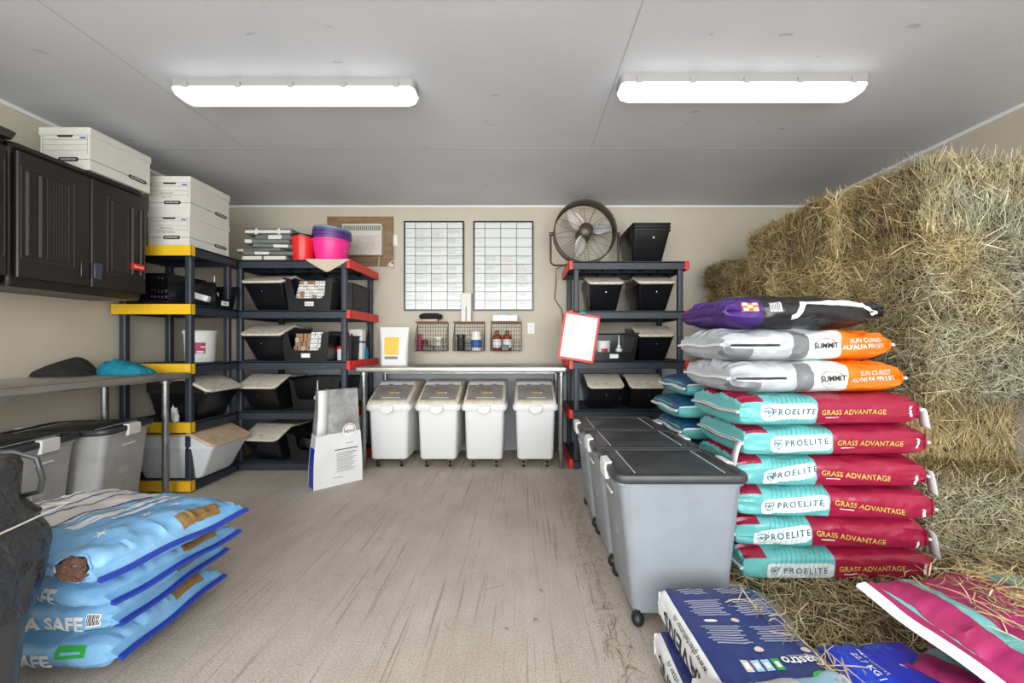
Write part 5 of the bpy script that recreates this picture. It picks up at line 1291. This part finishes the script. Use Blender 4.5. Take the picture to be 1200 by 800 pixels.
# ================================================================ BLUE BAGS (left)
BM = ['bag_blue', 'bag_cream', 'bag_brown', 'print_white', 'bag_green', 'print_black', 'bag_blue_tape', 'sky_blue']
def blue_bag(label, cx, cy, z, rz, seed, L=.76, W=.46, H=.13, kind=0, tilt=(0, 0), sag=0.0):
    b = Bag(L, W, H, seed, e=2.9, p=10, q=1.8, wr=.008, tail=.04, crease=.7, sag=sag, pinch=.30)
    def paint(u, a):
        if u > L/2-.035 and b.Q+.02 < a: return 2 if a < b.Q+.16 else 0
        return 0
    ds = []
    if kind == 0:        # top bag: striped cream panel, torn hole showing pellets
        ds.append(('rect', 'T', -.34, .04, -.12, .19, 1, .02))
        for i, v in enumerate((-.30, -.205, -.11, .015)):
            ds.append(('line', 'T', [(v+.0, -.135), (v+.005, -.03), (v+.02, .08), (v+.03, .20)], .010, 6, .003))
        ds += [('rect', 'T', .075, .115, -.13, .17, 3, 0), ('rect', 'T', .14, .165, -.05, .17, 3, 0), ('rect', 'T', .05, .062, -.12, .19, 7, 0)]
        for i in range(7): ds.append(('rect', 'T', .083+.011*(i % 2), .09+.011*(i % 2), -.12+i*.04, -.095+i*.04, 7, 0, .0022))
        for k in range(6):
            a = k*PI/3
            for (ex, ey) in ((.235, .0), (.225, .10), (.24, -.13)):
                ds.append(('line', 'T', [(ex, ey), (ex+.018*math.cos(a), ey+.018*math.sin(a))], .004, 3))
        ds += [('text', 'F', -.02, -.005, .055, 'META SAFE', 3, 0, .03), ('rect', 'T', .33, .365, .02, .17, 2, 0)]
    else:
        du = {1: .08, 2: .175, 3: .07}[kind]
        ds += [('text', 'F', du-.02, -.004 if kind != 3 else -.012, .062, 'META SAFE', 3, 0, .035)]
        if kind != 1: ds += [('rect', 'F', .27 if kind == 2 else .22, .36 if kind == 2 else .31, .0 if kind == 3 else -.048, .038 if kind == 3 else -.022, 4, 0), ('rect', 'F', .285 if kind == 2 else .235, .345 if kind == 2 else .295, .012 if kind == 3 else -.038, .020 if kind == 3 else -.031, 0, 0, .0022)]
        if kind == 2:
            ds.append(('rect', 'F', .315, .355, -.012, .030, 3, 0))
            for i in range(7): ds.append(('rect', 'F', .318+i*.005, .3204+i*.005+.001*(i % 2), -.007, .027, 5, 0, .0022))
        ds += [('text', 'T', .22, -.06, .07, 'META', 3, 60, .03), ('rect', 'T', .31, .355, .03, .18, 2, 0)]
    t = b.mesh('pellet_bag', label, 'bag', 'blue pellet bags on the floor', (cx, cy, z), (tilt[0], tilt[1], rz), BM, [L/2-.035], paint, ds, ab=[b.Q+.02, b.Q+.16], tape='bag_blue_tape')
    if kind == 0:
        # hole with pellets
        pts = [(.305+.055*math.cos(a)*(1+.12*math.sin(3*a)), .012+.036*math.sin(a)*(1+.1*math.cos(5*a))) for a in [i*2*PI/24 for i in range(24)]]
        m = MB(); m.add([b.pt(x, y, .0018) for x, y in pts], [tuple(range(24))]); m.build('torn_hole', 'print_black', t)
        rnd = random.Random(5); m = MB(); 
        for i in range(75):
            a = rnd.uniform(0, 2*PI); r = math.sqrt(rnd.uniform(0, 1))*.88
            x, y = .305+.055*r*math.cos(a), .012+.036*r*math.sin(a); th = rnd.uniform(-.4, .4); l = rnd.uniform(.009, .016)
            p0 = b.pt(x-l*math.cos(th), y-l*math.sin(th), .004); p1 = b.pt(x+l*math.cos(th), y+l*math.sin(th), .004+rnd.uniform(-.001, .003)); m.tube([p0, p1], .0046, 7)
        stuff(m.build('pellets', 'pellets', t))
        m = MB(); pp2 = [b.pt(.305+.059*math.cos(a)*(1+.12*math.sin(3*a)), .012+.040*math.sin(a)*(1+.1*math.cos(5*a)), .003) for a in [i*2*PI/24 for i in range(24)]]
        m.tube(pp2, .0032, 5, closed=True); m.build('torn_edge', 'bag_blue', t)
    return t
blue_bag('light blue pellet bag at the bottom of the pile, on the concrete', -1.755, 1.45, .012, .03, 31, kind=3, H=.13, L=.78)
blue_bag('light blue pellet bag second from the bottom of the pile, with a barcode patch', -1.735, 1.435, .138, .03, 32, kind=2, H=.125, L=.78)
blue_bag('light blue pellet bag second from the top, tucked under the torn bag', -1.65, 1.435, .260, -.12, 33, kind=1, H=.10, L=.76)
blue_bag('striped light blue pellet bag on top of the pile, brown pellets in a hole', -1.60, 1.415, .355, -.20, 34, kind=0, H=.130, L=.76, W=.48)

# ================================================================ NAVY SHAVINGS BAGS (foreground centre)
GM = ['bag_indigo', 'paper_white', 'print_black', 'bag_lavender', 'beige_lid', 'print_white', 'bag_green', 'sky_blue']
def gastro(label, cx, cy, z, rz, seed, L=.56, W=.365, H=.125):
    b = Bag(L, W, H, seed, e=5.5, p=12, q=2.4, wr=.004, tail=.012, pinch=.75, endw=.99)
    def paint(u, a):
        return 1 if abs(a) < H*.5 or abs(a-2*b.Q) < H*.5 else 0
    ds = []
    x0 = W/2
    def col(u0, u1, v0, v1, n):
        for i in range(n):
            u = u0+(u1-u0)*i/n
            e_ = (i*37 % 5)*.004
            ds.append(('rect', 'T', u, u+(u1-u0)/n*.55, v0+e_, v1-(i*53 % 7)*.003, 3, 0))
    col(-.26, -.215, -.12, -.02, 3); col(-.26, -.215, .01, .13, 3)
    col(-.18, -.085, -.12, .0, 8); col(-.18, -.085, .03, .15, 8)
    col(-.03, .065, -.12, .0, 8); col(-.03, .055, .03, .15, 7)
    ds += [('rect', 'T', -.068, -.052, -.10, -.055, 5, .006), ('poly', 'T', [(-.06+.011*math.cos(q), .0+.013*math.sin(q)) for q in [i*PI/6 for i in range(12)]], 4), ('poly', 'T', [(.09+.012*math.cos(q), .0+.013*math.sin(q)) for q in [i*PI/6 for i in range(12)]], 4), ('poly', 'T', [(.095+.012*math.cos(q), .13+.013*math.sin(q)) for q in [i*PI/6 for i in range(12)]], 4)]
    for i in range(4):
        ds.append(('rect', 'T', .13, .175, -.075+i*.028, -.053+i*.028, [4, 7, 7, 6][i], 0)); ds.append(('rect', 'T', .142, .165, -.07+i*.028, -.058+i*.028, 5, 0, .0022))
    ds.append(('text', 'T', .140, .095, .042, 'Gastro', 5, -90, .02))
    ds.append(('rect', 'T', .114, .118, .065, .15, 3, 0))
    ds.append(('poly', 'T', [(.205+.022*math.cos(q), .12+.035*math.sin(q)) for q in [i*PI/6 for i in range(12)]], 6))
    ds.append(('text', 'F', -.02, -.014, .080, 'HAVENS', 2, 180, .012)); ds.append(('text', 'F', .01, .040, .026, 'www.pferdefutter.nl', 2, 180, .0))
    K = L/.58; nd = []
    for d in ds:
        d = list(d)
        if d[1] == 'T':
            if d[0] == 'rect': d[2] *= K; d[3] *= K
            if d[0] == 'poly': d[2] = [(x*K, y) for x, y in d[2]]
            if d[0] == 'text': d[2] *= K; d[4] *= .95
        nd.append(tuple(d))
    ds = nd
    return b.mesh('shavings_bag', label, 'bag', 'navy blue paper sacks', (cx, cy, z), (0, 0, rz), GM, [], paint, ds, ab=[H*.5, -H*.5, 2*b.Q-H*.5, 2*b.Q+H*.5], tape=None)
gastro('navy blue and white paper sack, lower of two, mostly hidden', .632, 1.09, .004, -PI/2-.02, 51, L=.44, W=.355, H=.115)
gastro('navy blue and white paper sack in front of the totes, upper of two', .665, 1.125, .122, -PI/2+.025, 52, L=.44, W=.35, H=.125)
# crumpled clear/white sack at the bottom edge
b = Bag(.40, .26, .07, 61, e=2.3, p=4, q=1.6, wr=.010, tail=.02, crease=1.5)
b.mesh('paper_sack', 'crumpled pale paper sack lying over the near end of the navy sacks', 'bag', None, (.64, .845, .20), (0, 0, .08), ['bag_cream', 'sky_blue', 'tape_white'], [.06], lambda u, a: 1 if u > .06 and a > .02 else 0, [], tape=None)

# ================================================================ MAGENTA BAGS (lower right)
MM = ['bag_magenta', 'bag_teal', 'tape_white', 'bag_cream', 'bag_gold', 'bag_label']
def magenta(label, cx, cy, z, rz, seed, top=True, L=.80, W=.50, H=.12, tilt=0.0, roll=0.0):
    b = Bag(L, W, H, seed, e=2.8, p=9, q=1.8, wr=.009, tail=.05, crease=.5, pinch=.25)
    def paint(u, a):
        if -L/2+.09 < u < -L/2+.155 and a > H*.1 and a < 2*b.Q: return 1
        if u > .20 and a > b.Q-.05: return 1
        if u < -L/2+.02 and a < H*.1: return 1
        if a < H*.0 and u < 9: return 1
        return 0
    ds = [('rect', 'T', -.22, -.21, -.15, -.06, 2, 0), ('rect', 'T', -.20, -.19, -.16, -.02, 2, 0), ('rect', 'T', -.17, -.165, -.10, .06, 2, 0), ('rect', 'T', -.15, -.145, -.16, -.06, 2, 0),
          ('rect', 'T', -.08, -.07, -.15, -.02, 2, 0), ('rect', 'T', -.06, -.052, -.15, -.06, 2, 0),
          ('text', 'T', .03, .06, .06, 'GRASS', 4, -90, .015), ('text', 'T', .09, .06, .06, 'ADVANTAGE', 4, -90, .015), ('rect', 'T', .21, .27, -.10, .12, 5, .01)]
    t = b.mesh('feed_bag', label, 'bag', 'magenta feed bags lying at lower right', (cx, cy, z), (roll, tilt, rz), MM, [-L/2+.09, -L/2+.155, .20, -L/2+.02], paint, ds, ab=[H*.1, b.Q-.05, 2*b.Q, 0], tape='tape_white')
    return t
magenta('magenta and teal feed bag strewn with hay, upper of two at the lower right', 1.566, 1.127, .150, .30, 71, tilt=.16, roll=.20)
magenta('magenta and teal feed bag under the hay-strewn one at the lower right', 1.53, 1.03, .045, .35, 72, H=.10, L=.56, tilt=.06)
b = Bag(.50, .31, .10, 81, e=2.4, p=3.4, q=1.8, wr=.007, tail=.015)
b.mesh('feed_bag', 'royal blue feed bag with white weight marking, half under the magenta bags', 'bag', None, (1.165, 1.02, .03), (0, 0, -1.50), ['royal_blue', 'tape_white'], [], lambda u, a: 0,
       [('text', 'T', -.15, -.066, .017, 'NET WEIGHT', 1, 0, .02), ('text', 'T', -.10, -.094, .026, '22.7 KG | 50 LBS', 1, 0, .02)], tape=None)

# ================================================================ HAY
def strands(n, sampler, seed, Lr=(.05, .20), wr_=(.0013, .0046)):
    """numpy bundle of bent stalks. sampler(rng, n) -> centre, direction, normal"""
    rng = np.random.default_rng(seed)
    c, d, nr = sampler(rng, n)
    d = d/np.linalg.norm(d, axis=1, keepdims=True); nr = nr/np.linalg.norm(nr, axis=1, keepdims=True)
    L = rng.uniform(Lr[0], Lr[1], (n, 1))*rng.uniform(.5, 1.2, (n, 1)); wd = rng.uniform(wr_[0], wr_[1], (n, 1))
    side = np.cross(d, nr); side /= np.linalg.norm(side, axis=1, keepdims=True)+1e-9
    bend = rng.normal(0, .13, (n, 1)); bs = rng.normal(0, .10, (n, 1))
    S = 3; P = []
    for k in range(S+1):
        t = k/S-.5; q = .25-t*t
        p = c+d*(L*t)+nr*(L*bend*q*1.6)+side*(L*bs*q*2.0)
        w_ = wd*(1-.5*abs(t*2)**2)
        P += [p-side*w_*.5, p+side*w_*.5+nr*w_*.3]
    V = np.stack(P, axis=1).reshape(-1, 3)
    base = (np.arange(n)*(2*(S+1)))[:, None]
    quads = np.array([[2*k, 2*k+1, 2*k+3, 2*k+2] for k in range(S)])
    Fq = (base[:, :, None]+quads[None]).reshape(-1, 4)
    tint = np.repeat(np.clip(rng.normal(.5, .24, n), 0, 1), S)
    return V, Fq, tint
def hay_obj(name, V, Fq, tint, m, parent=None, core=None):
    me = bpy.data.meshes.new(name); nv, nf = len(V), len(Fq)
    verts = V; faces = Fq; loops = Fq.reshape(-1); mi = np.zeros(nf, dtype=np.int32); tn = tint
    if core is not None:
        cv, cf = core; cf = np.array(cf)+nv
        verts = np.vstack([V, np.array(cv)]); loops = np.concatenate([loops, cf.reshape(-1)]); nf += len(cf); mi = np.concatenate([mi, np.ones(len(cf), dtype=np.int32)]); tn = np.concatenate([tint, np.zeros(len(cf))])
    me.vertices.add(len(verts)); me.vertices.foreach_set('co', verts.astype(np.float32).reshape(-1))
    me.loops.add(len(loops)); me.loops.foreach_set('vertex_index', loops.astype(np.int32))
    me.polygons.add(nf); me.polygons.foreach_set('loop_start', np.arange(0, nf*4, 4, dtype=np.int32)); me.polygons.foreach_set('loop_total', np.full(nf, 4, dtype=np.int32))
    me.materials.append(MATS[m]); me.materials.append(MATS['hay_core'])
    me.polygons.foreach_set('material_index', mi)
    at = me.attributes.new('tint', 'FLOAT', 'FACE'); at.data.foreach_set('value', tn.astype(np.float32))
    me.update(calc_edges=True); me.validate()
    o = bpy.data.objects.new(name, me); COL.objects.link(o)
    if parent: o.parent = parent
    return o
BX, BY, BZ = .90, .462, .418
def bale_mesh(seed, m, style=0, n=13500):
    hx, hy, hz = BX/2-.02, BY/2-.015, BZ/2-.012
    # lumpy core
    N = 14; cv = []; cf = []
    for ax in range(3):
        for sg in (-1, 1):
            o = len(cv)
            for i in range(N+1):
                for j in range(N+1):
                    a, b_ = i/N*2-1, j/N*2-1; p = [0, 0, 0]; p[ax] = sg; p[(ax+1) % 3] = a; p[(ax+2) % 3] = b_
                    v = Vector((p[0]*hx, p[1]*hy, p[2]*hz)); k = noise.noise(v*6+Vector((seed, 0, 0)))*.022
                    r = sum(abs(c)**8 for c in p)**(1/8); v = v/(.55+.45*r)
                    cv.append(tuple(v*(1+k*2-.03)))
            for i in range(N):
                for j in range(N): cf.append((o+i*(N+1)+j, o+(i+1)*(N+1)+j, o+(i+1)*(N+1)+j+1, o+i*(N+1)+j+1))
    def smp(rng, n):
        areas = np.array([hy*hz, hx*hz*1.15, hx*hy]*2); f = rng.choice(6, n, p=areas/areas.sum())
        ax = f % 3; sg = np.where(f < 3, 1.0, -1.0); h = np.array([hx, hy, hz])
        p = rng.uniform(-1.0, 1.0, (n, 3))*h; nr = np.zeros((n, 3)); idx = np.arange(n)
        lump = .012*np.sin(p[:, 0]*23+seed)*np.cos(p[:, 2]*19+seed*2)+.010*np.sin(p[:, 0]*61+p[:, 1]*37)
        nr[idx, ax] = sg; p[idx, ax] = sg*(h[ax]+rng.uniform(-.015, .012, n)+lump)
        # soften corners
        q = np.abs(p/h); r = (q**8).sum(1)**(1/8); p = p/(.5+.5*np.maximum(r, .9))[:, None]
        d = rng.normal(0, 1, (n, 3))
        bias = np.zeros((n, 3))
        if style == 0: bias[:, 2] = 1.9; bias[:, 1] = .5           # vertical flakes
        elif style == 1: bias[:, 0] = .3
        else: bias[:, 1] = 1.2; bias[:, 2] = .5
        d = d*np.where(np.abs(nr) > .5, .38, 1.0)+bias*(1-np.abs(nr))
        return p, d, nr+rng.normal(0, .25, (n, 3))
    V, Fq, t = strands(n, smp, seed)
    # loose ends poking out
    def smp2(rng, n):
        c, d, nr = smp(rng, n); d = d/np.linalg.norm(d, axis=1, keepdims=True)+nr*rng.uniform(.2, .9, (n, 1)); return c+nr*.012, d, np.cross(d, rng.normal(0, 1, (n, 3)))
    V2, F2, t2 = strands(n//14, smp2, seed+99)
    F2 = F2+len(V)
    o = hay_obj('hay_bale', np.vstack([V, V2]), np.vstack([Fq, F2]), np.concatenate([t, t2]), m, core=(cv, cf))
    me = o.data; bpy.data.objects.remove(o); return me
BM_ = {('tan', 0): bale_mesh(1, 'hay_mixed', 0), ('tan', 1): bale_mesh(2, 'hay_mixed', 1), ('green', 0): bale_mesh(3, 'hay_mixed', 0), ('green', 1): bale_mesh(4, 'hay_mixed', 1), ('brown', 1): bale_mesh(5, 'hay_brown', 1)}
LZ = [0.0, .411, .822, 1.233, 1.644]
bales = [
    # layer, y centre, x centre, kind, rot, label
    (0, 2.115, 2.46, ('green', 1), 0, 'hay bale on the floor nearest the camera, right of the feed bag stack'),
    (0, 2.58, 2.30, ('green', 1), PI, 'hay bale on the floor, second row back'),
    (0, 3.05, 2.28, ('brown', 1), 0, 'hay bale on the floor, third row back'),
    (0, 3.52, 2.26, ('brown', 1), PI, 'hay bale on the floor against the back wall'),
    (1, 2.43, 2.50, ('green', 0), PI, 'hay bale in the second layer, set back in shadow at the right edge'),
    (1, 2.89, 2.30, ('green', 1), 0, 'hay bale in the second layer, second row back'),
    (1, 3.35, 2.28, ('brown', 1), PI, 'hay bale in the second layer, third row back'),
    (2, 2.11, 2.47, ('green', 1), 0, 'greenish hay bale in the third layer nearest the camera, right of the alfalfa bags'),
    (2, 2.58, 2.42, ('green', 1), PI, 'hay bale in the third layer, second row back'),
    (2, 3.05, 2.33, ('tan', 1), 0, 'hay bale in the third layer, third row back'),
    (2, 3.56, 2.24, ('brown', 1), PI, 'dark brown hay bale in the third layer by the back wall'),
    (3, 2.09, 2.45, ('green', 1), PI, 'greenish hay bale in the fourth layer nearest the camera'),
    (3, 2.56, 2.37, ('tan', 1), 0, 'hay bale in the fourth layer, second row back'),
    (3, 3.03, 2.29, ('tan', 0), PI, 'hay bale in the fourth layer, third row back'),
    (3, 3.50, 2.30, ('brown', 1), 0, 'brown hay bale in the fourth layer by the back wall'),
    (4, 2.14, 2.48, ('green', 0), 0, 'hay bale in the top layer nearest the camera, with upright flakes'),
    (4, 2.60, 2.41, ('tan', 0), PI, 'tan hay bale in the top layer, second row back'),
    (4, 3.06, 2.43, ('tan', 1), 0, 'tan hay bale in the top layer, farthest back, sloping to the wall'),
]
for (ly, y, x, kd, rz, lab_) in bales:
    o = bpy.data.objects.new('hay_bale', BM_[kd]); COL.objects.link(o)
    o.location = (2.485 if ly == 1 and x > 2.43 else 2.468 if x > 2.43 else x-.035, y, LZ[ly]+BZ/2+.004); o.rotation_euler = (0, 0, rz+random.uniform(-.02, .02))
    tag(o, lab_, 'hay bale', 'hay bales stacked against the right wall')
o = bpy.data.objects.new('hay_bale', BM_[('brown', 1)]); COL.objects.link(o); o.location = (2.25, 3.56, LZ[4]+.115); o.scale = (1, .9, .50)
tag(o, 'broken half-height brown hay bale on the stack by the back wall', 'hay bale', 'hay bales stacked against the right wall')
# loose hay on the floor
def ground_hay(n, region, seed, h=.03):
    def smp(rng, n):
        p = np.zeros((n, 3)); k = 0
        while k < n:
            x, y = rng.uniform(region[0], region[1]), rng.uniform(region[2], region[3])
            if region[4](x, y, rng): p[k] = (x, y, .004+rng.uniform(0, 1)*h*region[5](x, y)); k += 1
        d = rng.normal(0, 1, (n, 3)); d[:, 2] *= .16
        nr = np.zeros((n, 3)); nr[:, 2] = 1; nr += rng.normal(0, .2, (n, 3)); return p, d, nr
    return strands(n, smp, seed, Lr=(.05, .15))
def inR(x, y, rng):
    e = .98+.10*math.sin(y*9)+.04*math.sin(y*31)-.20*max(0, 1.25-y)
    if x > e: return not (y > 1.74 and 1.05 < x < 1.80)
    return rng.uniform() < .25*math.exp(-(e-x)*9)
V, Fq, t = ground_hay(17000, (.80, 2.95, .55, 1.98, inR, lambda x, y: 1.0+1.2*max(0, min(1, (y-1.5)*3))), 201)
gx = 40; cv = []; cf = []
for i in range(gx+1):
    for j in range(gx+1):
        x = .95+2.0*i/gx; y = .5+1.45*j/gx; ed = min(1, max(0, (x-(1.0+.10*math.sin(y*9)-.2*max(0, 1.25-y)))*8))
        cv.append((x, y, .001+ed*(.012+.010*noise.noise(Vector((x*6, y*6, 0))))+(-.004 if ed <= 0 else 0)))
for i in range(gx):
    for j in range(gx): cf.append((i*(gx+1)+j, (i+1)*(gx+1)+j, (i+1)*(gx+1)+j+1, i*(gx+1)+j+1))
stuff(tag(hay_obj('loose_hay', V, Fq, t, 'hay_tan', core=(cv, cf)), 'loose hay spread over the floor around the feed bags and bales', 'hay'))
def smp3(rng, n):
    p = np.zeros((n, 3)); m_ = n
    y = rng.uniform(1.0, 3.2, n); x = .36-np.abs(rng.normal(0, .055, n))+rng.uniform(-.01, .06, n)
    k = rng.uniform(0, 1, n) < .13; x = np.where(k, rng.uniform(-1.2, .35, n), x); y = np.where(k, rng.uniform(.9, 3.2, n), y)
    p[:, 0] = x; p[:, 1] = y; p[:, 2] = .0035
    d = rng.normal(0, 1, (n, 3)); d[:, 2] *= .03; nr = np.zeros((n, 3)); nr[:, 2] = 1; return p, d, nr
V, Fq, t = strands(620, smp3, 301, Lr=(.02, .09), wr_=(.001, .0024))
stuff(tag(hay_obj('hay_scraps', V, Fq, t, 'hay_brown'), 'thin scatter of hay scraps along the totes and over the concrete', 'hay'))
def on_top(name, n, fn, seed, label, m='hay_tan', Lr=(.05, .16)):
    def smp(rng, n):
        p = np.zeros((n, 3)); d = rng.normal(0, 1, (n, 3)); d[:, 2] *= .10
        for k in range(n): p[k] = fn(rng)
        nr = np.zeros((n, 3)); nr[:, 2] = 1; nr += rng.normal(0, .15, (n, 3)); return p, d, nr
    V, Fq, t = strands(n, smp, seed, Lr=Lr); stuff(tag(hay_obj(name, V, Fq, t, m), label, 'hay'))
cr, sr = math.cos(.30), math.sin(.30)
def fm(rng):
    u = rng.normal(.10, .17); v = rng.normal(.03, .12); u = max(-.30, min(.36, u)); v = max(-.2, min(.2, v))
    return (1.566+.02+u*cr-v*sr, 1.127+u*sr+v*cr, .150+.122-.162*u+.20*v+rng.uniform(-.006, .010)-.08*(abs(u)/.42)**5)
on_top('hay_on_bag', 620, fm, 401, 'hay stalks scattered over the top magenta feed bag')
def fg(rng):
    f = rng.uniform(0, 1); return (.75+.10*f+rng.normal(0, .03), 1.25-.36*f+rng.normal(0, .05), .256+rng.uniform(0, .01))
on_top('hay_on_sack', 60, fg, 402, 'few stalks of hay lying on the navy sack', Lr=(.03, .12))
# small stones and debris on the concrete
for (px, py, r, l) in ((288, 694, .006, 'small dark pebble on the concrete near the blue bags'), (634, 693, .008, 'small brown pebble on the concrete in front of the totes'), (628, 728, .009, 'small dark pebble on the concrete, lower of two near the totes'), (594, 738, .007, 'small dark pebble on the concrete at the lower centre')):
    y = H*F/(py-CY)
    tag(MB().lathe([(0, 0), (r*.8, 0), (r, r*.4), (r*.6, r*.9), (0, r)], n=9).build('pebble', 'print_grey', loc=(X(px, y), y, 0), rot=(0, 0, px)), l, 'pebble', 'pebbles on the concrete')
